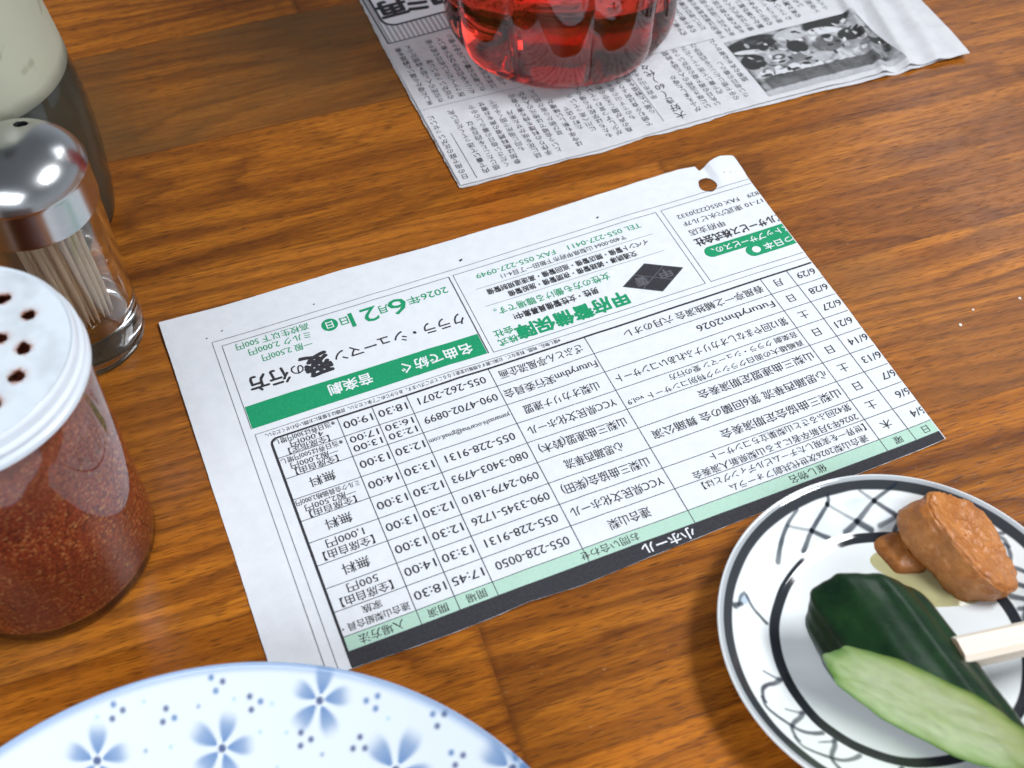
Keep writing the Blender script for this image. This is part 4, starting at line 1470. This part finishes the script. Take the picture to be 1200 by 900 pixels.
c_ = t.mix(film, c_, (0.62, 0.25, 0.15))      # paler dust clinging to the glass under the lid
t.link(c_, t.b.inputs['Base Color'])
t.b.inputs['Roughness'].default_value = 0.9
t.bump(vor.outputs['Distance'], 0.5, 0.0006)
M_CHILI = t.m
M_JAR = simple('thick_jar_glass', (0.97, 0.985, 0.98), 0.03, trans=1.0, ior=1.62)
M_LID = simple('white_enamel', (0.66, 0.72, 0.79), 0.25, coat=0.3)
M_LIDTOP = painted('stained_white_enamel', 0.3, 0.2)
chili_jar()


# ------------------------------------------------------------------ toothpick holder
def toothpick_holder():
    loc = Vector((-0.16996, 0.04877, 0))
    root = empty('toothpick_holder', 'small glass toothpick holder with domed steel cap', 'toothpick holder', loc)
    g = [(0, 0.0010), (0.012, 0.0008), (0.0175, 0.0), (0.0192, 0.0008), (0.0199, 0.003), (0.0199, 0.070), (0.0178, 0.070), (0.0178, 0.020), (0.0168, 0.0150), (0.0135, 0.0126), (0.007, 0.0118), (0, 0.0116)]
    v, f = lathe(g, 112)
    mesh_obj('glass_cup', v, f, M_GLASS, root, smooth=True)
    # cap: sleeve, rolled shoulder, dome with an off-centre hole
    outer = [(0.0203, 0.0619), (0.02045, 0.0623), (0.0204, 0.0640), (0.0203, 0.0690), (0.0203, 0.0735), (0.0204, 0.0750), (0.0206, 0.0757), (0.0204, 0.0764), (0.0196, 0.0784), (0.0182, 0.0806), (0.0158, 0.0829), (0.0128, 0.0847), (0.0090, 0.0862), (0.0045, 0.0872), (0, 0.0875)]
    prof = [(0.0201, 0.0619)] + smooth_profile(outer, 3)
    bm = bmesh.new()
    v, f = lathe(prof, 144)
    vs = [bm.verts.new(p) for p in v]
    for q in f: bm.faces.new([vs[k] for k in q])
    # pierce the dome: drop the faces in the hole and turn a lip down
    hx, hy, hr = 0.0020, 0.0092, 0.0022
    for q in list(bm.faces):
        c = q.calc_center_median()
        if c.z > 0.074 and math.hypot(c.x - hx, c.y - hy) < hr * 0.96: bm.faces.remove(q)
    for vv in list(bm.verts):
        if not vv.link_faces: bm.verts.remove(vv)
    bnd = [e for e in bm.edges if e.is_boundary and all(x.co.z > 0.074 for x in e.verts)]
    bv = list({x for e in bnd for x in e.verts})
    for x in bv:
        d = Vector((x.co.x - hx, x.co.y - hy)); d.normalize()
        x.co.x, x.co.y = hx + d.x * hr, hy + d.y * hr
    ext = bmesh.ops.extrude_edge_only(bm, edges=bnd)
    nv_ = [x for x in ext['geom'] if isinstance(x, bmesh.types.BMVert)]
    for x in nv_:
        d = Vector((x.co.x - hx, x.co.y - hy))
        x.co.x, x.co.y = hx + d.x * 0.86, hy + d.y * 0.86
        x.co.z -= 0.0016
    bmesh.ops.recalc_face_normals(bm, faces=bm.faces[:])
    bm_obj('steel_cap', bm, M_CHROME, root, smooth=True)
    # inside of the cap, dark
    v, f = lathe([(0.0198, 0.0700), (0.0198, 0.0725), (0.0185, 0.0765), (0.012, 0.0815), (0, 0.0830)], 48)
    mesh_obj('cap_lining', v, f, M_DARKHOLE, root, smooth=True)
    # toothpicks
    rnd = random.Random(3)
    proto = None
    k = 0
    foot_c = Vector((0.0055, -0.0055))
    tries = 0
    spots = []
    while len(spots) < 52 and tries < 20000:
        tries += 1
        a = rnd.random() * 2 * math.pi; q = 0.0088 * math.sqrt(rnd.random())
        p = Vector((foot_c.x + q * math.cos(a), foot_c.y + q * math.sin(a)))
        if p.length > 0.0125 or any((p - s_).length < 0.00145 for s_ in spots): continue
        spots.append(p)
    for p in spots:
        d = p - foot_c
        topp = Vector((-0.0012 + d.x * 1.22, 0.0010 + d.y * 1.22))
        if topp.length > 0.0155: topp *= 0.0155 / topp.length
        A = Vector((p.x, p.y, 0.0150 + rnd.random() * 0.0015 + 0.18 * max(0, p.length - .0095)))
        B = Vector((topp.x, topp.y, 0.0680))
        dv = (B - A).normalized()
        if proto is None:
            prof = [(0, 0), (0.00025, 0.0004), (0.0006, 0.0030), (0.00098, 0.0085), (0.00108, 0.0120), (0.00108, 0.0440), (0.00098, 0.0475), (0.0006, 0.0520), (0.0002, 0.0556), (0, 0.0560)]
            vv, ff = lathe(prof, 12)
            o = proto = mesh_obj('toothpick', vv, ff, M_PICK, None, smooth=True)
            tag(o, 'thin pale wooden toothpick standing in the glass holder', 'toothpick', 'toothpicks in the glass holder')
        else:
            o = proto.copy(); COL.objects.link(o)
        o.rotation_mode = 'QUATERNION'
        o.rotation_quaternion = dv.to_track_quat('Z', 'Y')
        o.location = loc + A
        k += 1


t = NT('toothpick_wood')
oi = t.n('ShaderNodeObjectInfo')
mp = t.n('ShaderNodeMapping'); mp.inputs['Scale'].default_value = (1500, 1500, 60)
t.link(t.obj(), mp.inputs['Vector'])
fz = t.noise(mp.outputs[0], 1.0, 2.0, 0.6)
c_ = t.mix(t.ramp(fz, [(0.3, 0.0), (0.75, 1.0)]), (0.80, 0.64, 0.47), (0.66, 0.49, 0.33))
c_ = t.mix(t.math('MULTIPLY', oi.outputs['Random'], 0.5), c_, (0.58, 0.42, 0.28))
t.link(c_, t.b.inputs['Base Color'])
t.b.inputs['Roughness'].default_value = 0.6
M_PICK = t.m
toothpick_holder()


# ------------------------------------------------------------------ sauce bottle at the far left
def sauce_bottle():
    root = empty('sauce_bottle', 'dark glass sauce bottle with cream label behind the toothpick holder', 'bottle', (-0.2030, 0.1060, 0))
    outer = smooth_profile([(0.0285, 0.0), (0.0322, 0.0025), (0.0338, 0.009), (0.0350, 0.022), (0.0358, 0.040), (0.0352, 0.056), (0.0338, 0.070), (0.0312, 0.092), (0.0285, 0.112), (0.0240, 0.135),
                            (0.0180, 0.155), (0.0142, 0.168), (0.0132, 0.180), (0.0132, 0.196)], 4)
    inner = [(max(0.001, r - 0.0022), z) for r, z in outer if z > 0.005]
    prof = [(0, 0.0012), (0.022, 0.0010)] + outer + inner[::-1] + [(0, 0.0055)]
    v, f = lathe(prof, 112)
    mesh_obj('glass_body', v, f, M_GLASSDARK, root, smooth=True)
    sauce = [(0, 0.0054)] + [(r + 0.0004, z) for r, z in inner if z < 0.120] + [(0, 0.120)]
    v, f = lathe(sauce, 96)
    mesh_obj('sauce', v, f, M_SAUCE, root, smooth=True)
    lab = [(r + 0.00025, z) for r, z in outer if 0.0695 < z < 0.134]
    lab_in = [(r + 0.00005, z) for r, z in lab]
    pr = [(np.interp(0.0695, [z for r, z in outer], [r for r, z in outer]) + 0.00025, 0.0695)] + lab
    v, f = lathe(pr, 112)
    mesh_obj('label', v, f, M_LABEL, root, smooth=True)
    v, f = lathe([(0.0140, 0.1915), (0.0150, 0.192), (0.0150, 0.211), (0.0142, 0.2125), (0, 0.213)], 64)
    mesh_obj('cap', v, f, simple('dark_plastic_cap', (0.05, 0.012, 0.01), 0.35), root, smooth=True)


M_GLASSDARK = simple('smoky_glass', (0.80, 0.84, 0.80), 0.05, trans=1.0, ior=1.46)
M_SAUCE = simple('dark_sauce', (0.075, 0.078, 0.060), 0.4)
t = NT('cream_label')
ob = t.obj()
st = t.ramp(t.noise(ob, 95.0, 2.0, 0.5), [(0.66, 0.0), (0.72, 0.55)])
c_ = t.mix(t.ramp(t.noise(ob, 22.0, 2.0, 0.5), [(0.3, 0.0), (0.7, 1.0)]), (0.42, 0.425, 0.325), (0.36, 0.37, 0.29))
c_ = t.mix(st, c_, (0.22, 0.22, 0.15))
sz = t.n('ShaderNodeSeparateXYZ'); t.link(ob, sz.inputs[0])
edge_fade = t.ramp(t.math('ADD', sz.outputs[2], t.math('MULTIPLY', t.noise(ob, 60.0, 2.0, 0.5), 0.006)), [(0.0715, 1.0), (0.0785, 0.0)])
t.link(t.mix(edge_fade, c_, (0.07, 0.072, 0.058)), t.b.inputs['Base Color'])      # colour fades to dark along the lower edge, softening the boundary
t.b.inputs['Roughness'].default_value = 0.45
M_LABEL = t.m
sauce_bottle()


# ------------------------------------------------------------------ red bottle
def red_bottle():
    root = empty('red_bottle', 'clear plastic bottle of translucent red liquid standing on the newspaper', 'bottle', (0.0012, 0.2135, 0.0019), R(9))

    def rf(th, z):
        foot = sstep(0.0, 0.009, z)
        body = foot * (1 - sstep(0.118, 0.140, z))
        lob = abs(math.sin(4.5 * th + 0.4)) ** 0.55             # 1 on the swelling lobes, 0 in the grooves
        deep = 0.070 - 0.035 * float(sstep(0.018, 0.040, z))
        return 1 + 0.03 * float(foot) * lob - deep * float(body) * (1 - lob)
    outer = smooth_profile([(0.0335, 0.0), (0.0400, 0.0012), (0.0445, 0.0055), (0.0468, 0.0125), (0.0474, 0.0200), (0.0474, 0.0280), (0.0474, 0.0420), (0.0474, 0.110),
                            (0.0472, 0.135), (0.0440, 0.158), (0.0350, 0.182), (0.0220, 0.200), (0.0145, 0.210), (0.0138, 0.222)], 5)
    inner = [(max(0.001, r - 0.0007), z) for r, z in outer if z > 0.0014]
    prof = [(0, 0.0050), (0.018, 0.0040), (0.028, 0.0012)] + outer + inner[::-1] + [(0.027, 0.0026), (0.018, 0.0048), (0, 0.0058)]
    v, f = lathe(prof, 160, rf)
    mesh_obj('plastic_body', v, f, M_PET, root, smooth=True)
    liq = [(0, 0.0055), (0.018, 0.0045), (0.0275, 0.0020)] + [(r + 0.0003, z) for r, z in inner if z < 0.165] + [(0, 0.165)]
    v, f = lathe(liq, 160, rf)
    mesh_obj('red_liquid', v, f, M_REDLIQ, root, smooth=True)
    v, f = lathe([(0.0150, 0.2085), (0.0160, 0.209), (0.0160, 0.229), (0.0152, 0.2305), (0, 0.231)], 64)
    mesh_obj('screw_cap', v, f, simple('white_plastic_cap', (0.75, 0.75, 0.75), 0.4), root, smooth=True)


M_PET = simple('clear_plastic', (0.97, 0.95, 0.95), 0.03, trans=1.0, ior=1.45)
t = NT('red_liquid')
t.b.inputs['Base Color'].default_value = (0.99, 0.72, 0.60, 1)
t.b.inputs['Roughness'].default_value = 0.01
t.b.inputs['Transmission Weight'].default_value = 1.0
t.b.inputs['IOR'].default_value = 1.36
va = t.n('ShaderNodeVolumeAbsorption')
va.inputs['Color'].default_value = (0.94, 0.10, 0.02, 1)
va.inputs['Density'].default_value = 32.0
t.link(va.outputs[0], t.out.inputs['Volume'])
M_REDLIQ = t.m
red_bottle()

# ------------------------------------------------------------------ crumbs on the table
M_CRUMB = simple('white_crumb', (0.75, 0.72, 0.66), 0.8)
for i, (x, y, s) in enumerate([(130.4, 41.9, .6), (136.5, 48.8, .4), (154.0, 53.3, .5), (101.3, 18.2, .35)]):
    bm = bmesh.new()
    bmesh.ops.create_icosphere(bm, subdivisions=2, radius=0.001 * s)
    for vv in bm.verts:
        vv.co *= 1 + 0.5 * noise.noise(vv.co * 1500 + Vector((i * 3.1, 0, 0)))
        vv.co.z = max(vv.co.z * 0.6, -0.0003 * s)
    o = bm_obj('crumb', bm, M_CRUMB, None, loc=(x * .001, y * .001, 0.0003 * s))
    tag(o, 'tiny white crumb on the wooden table right of the clipping', 'crumb', 'white crumbs on the table')
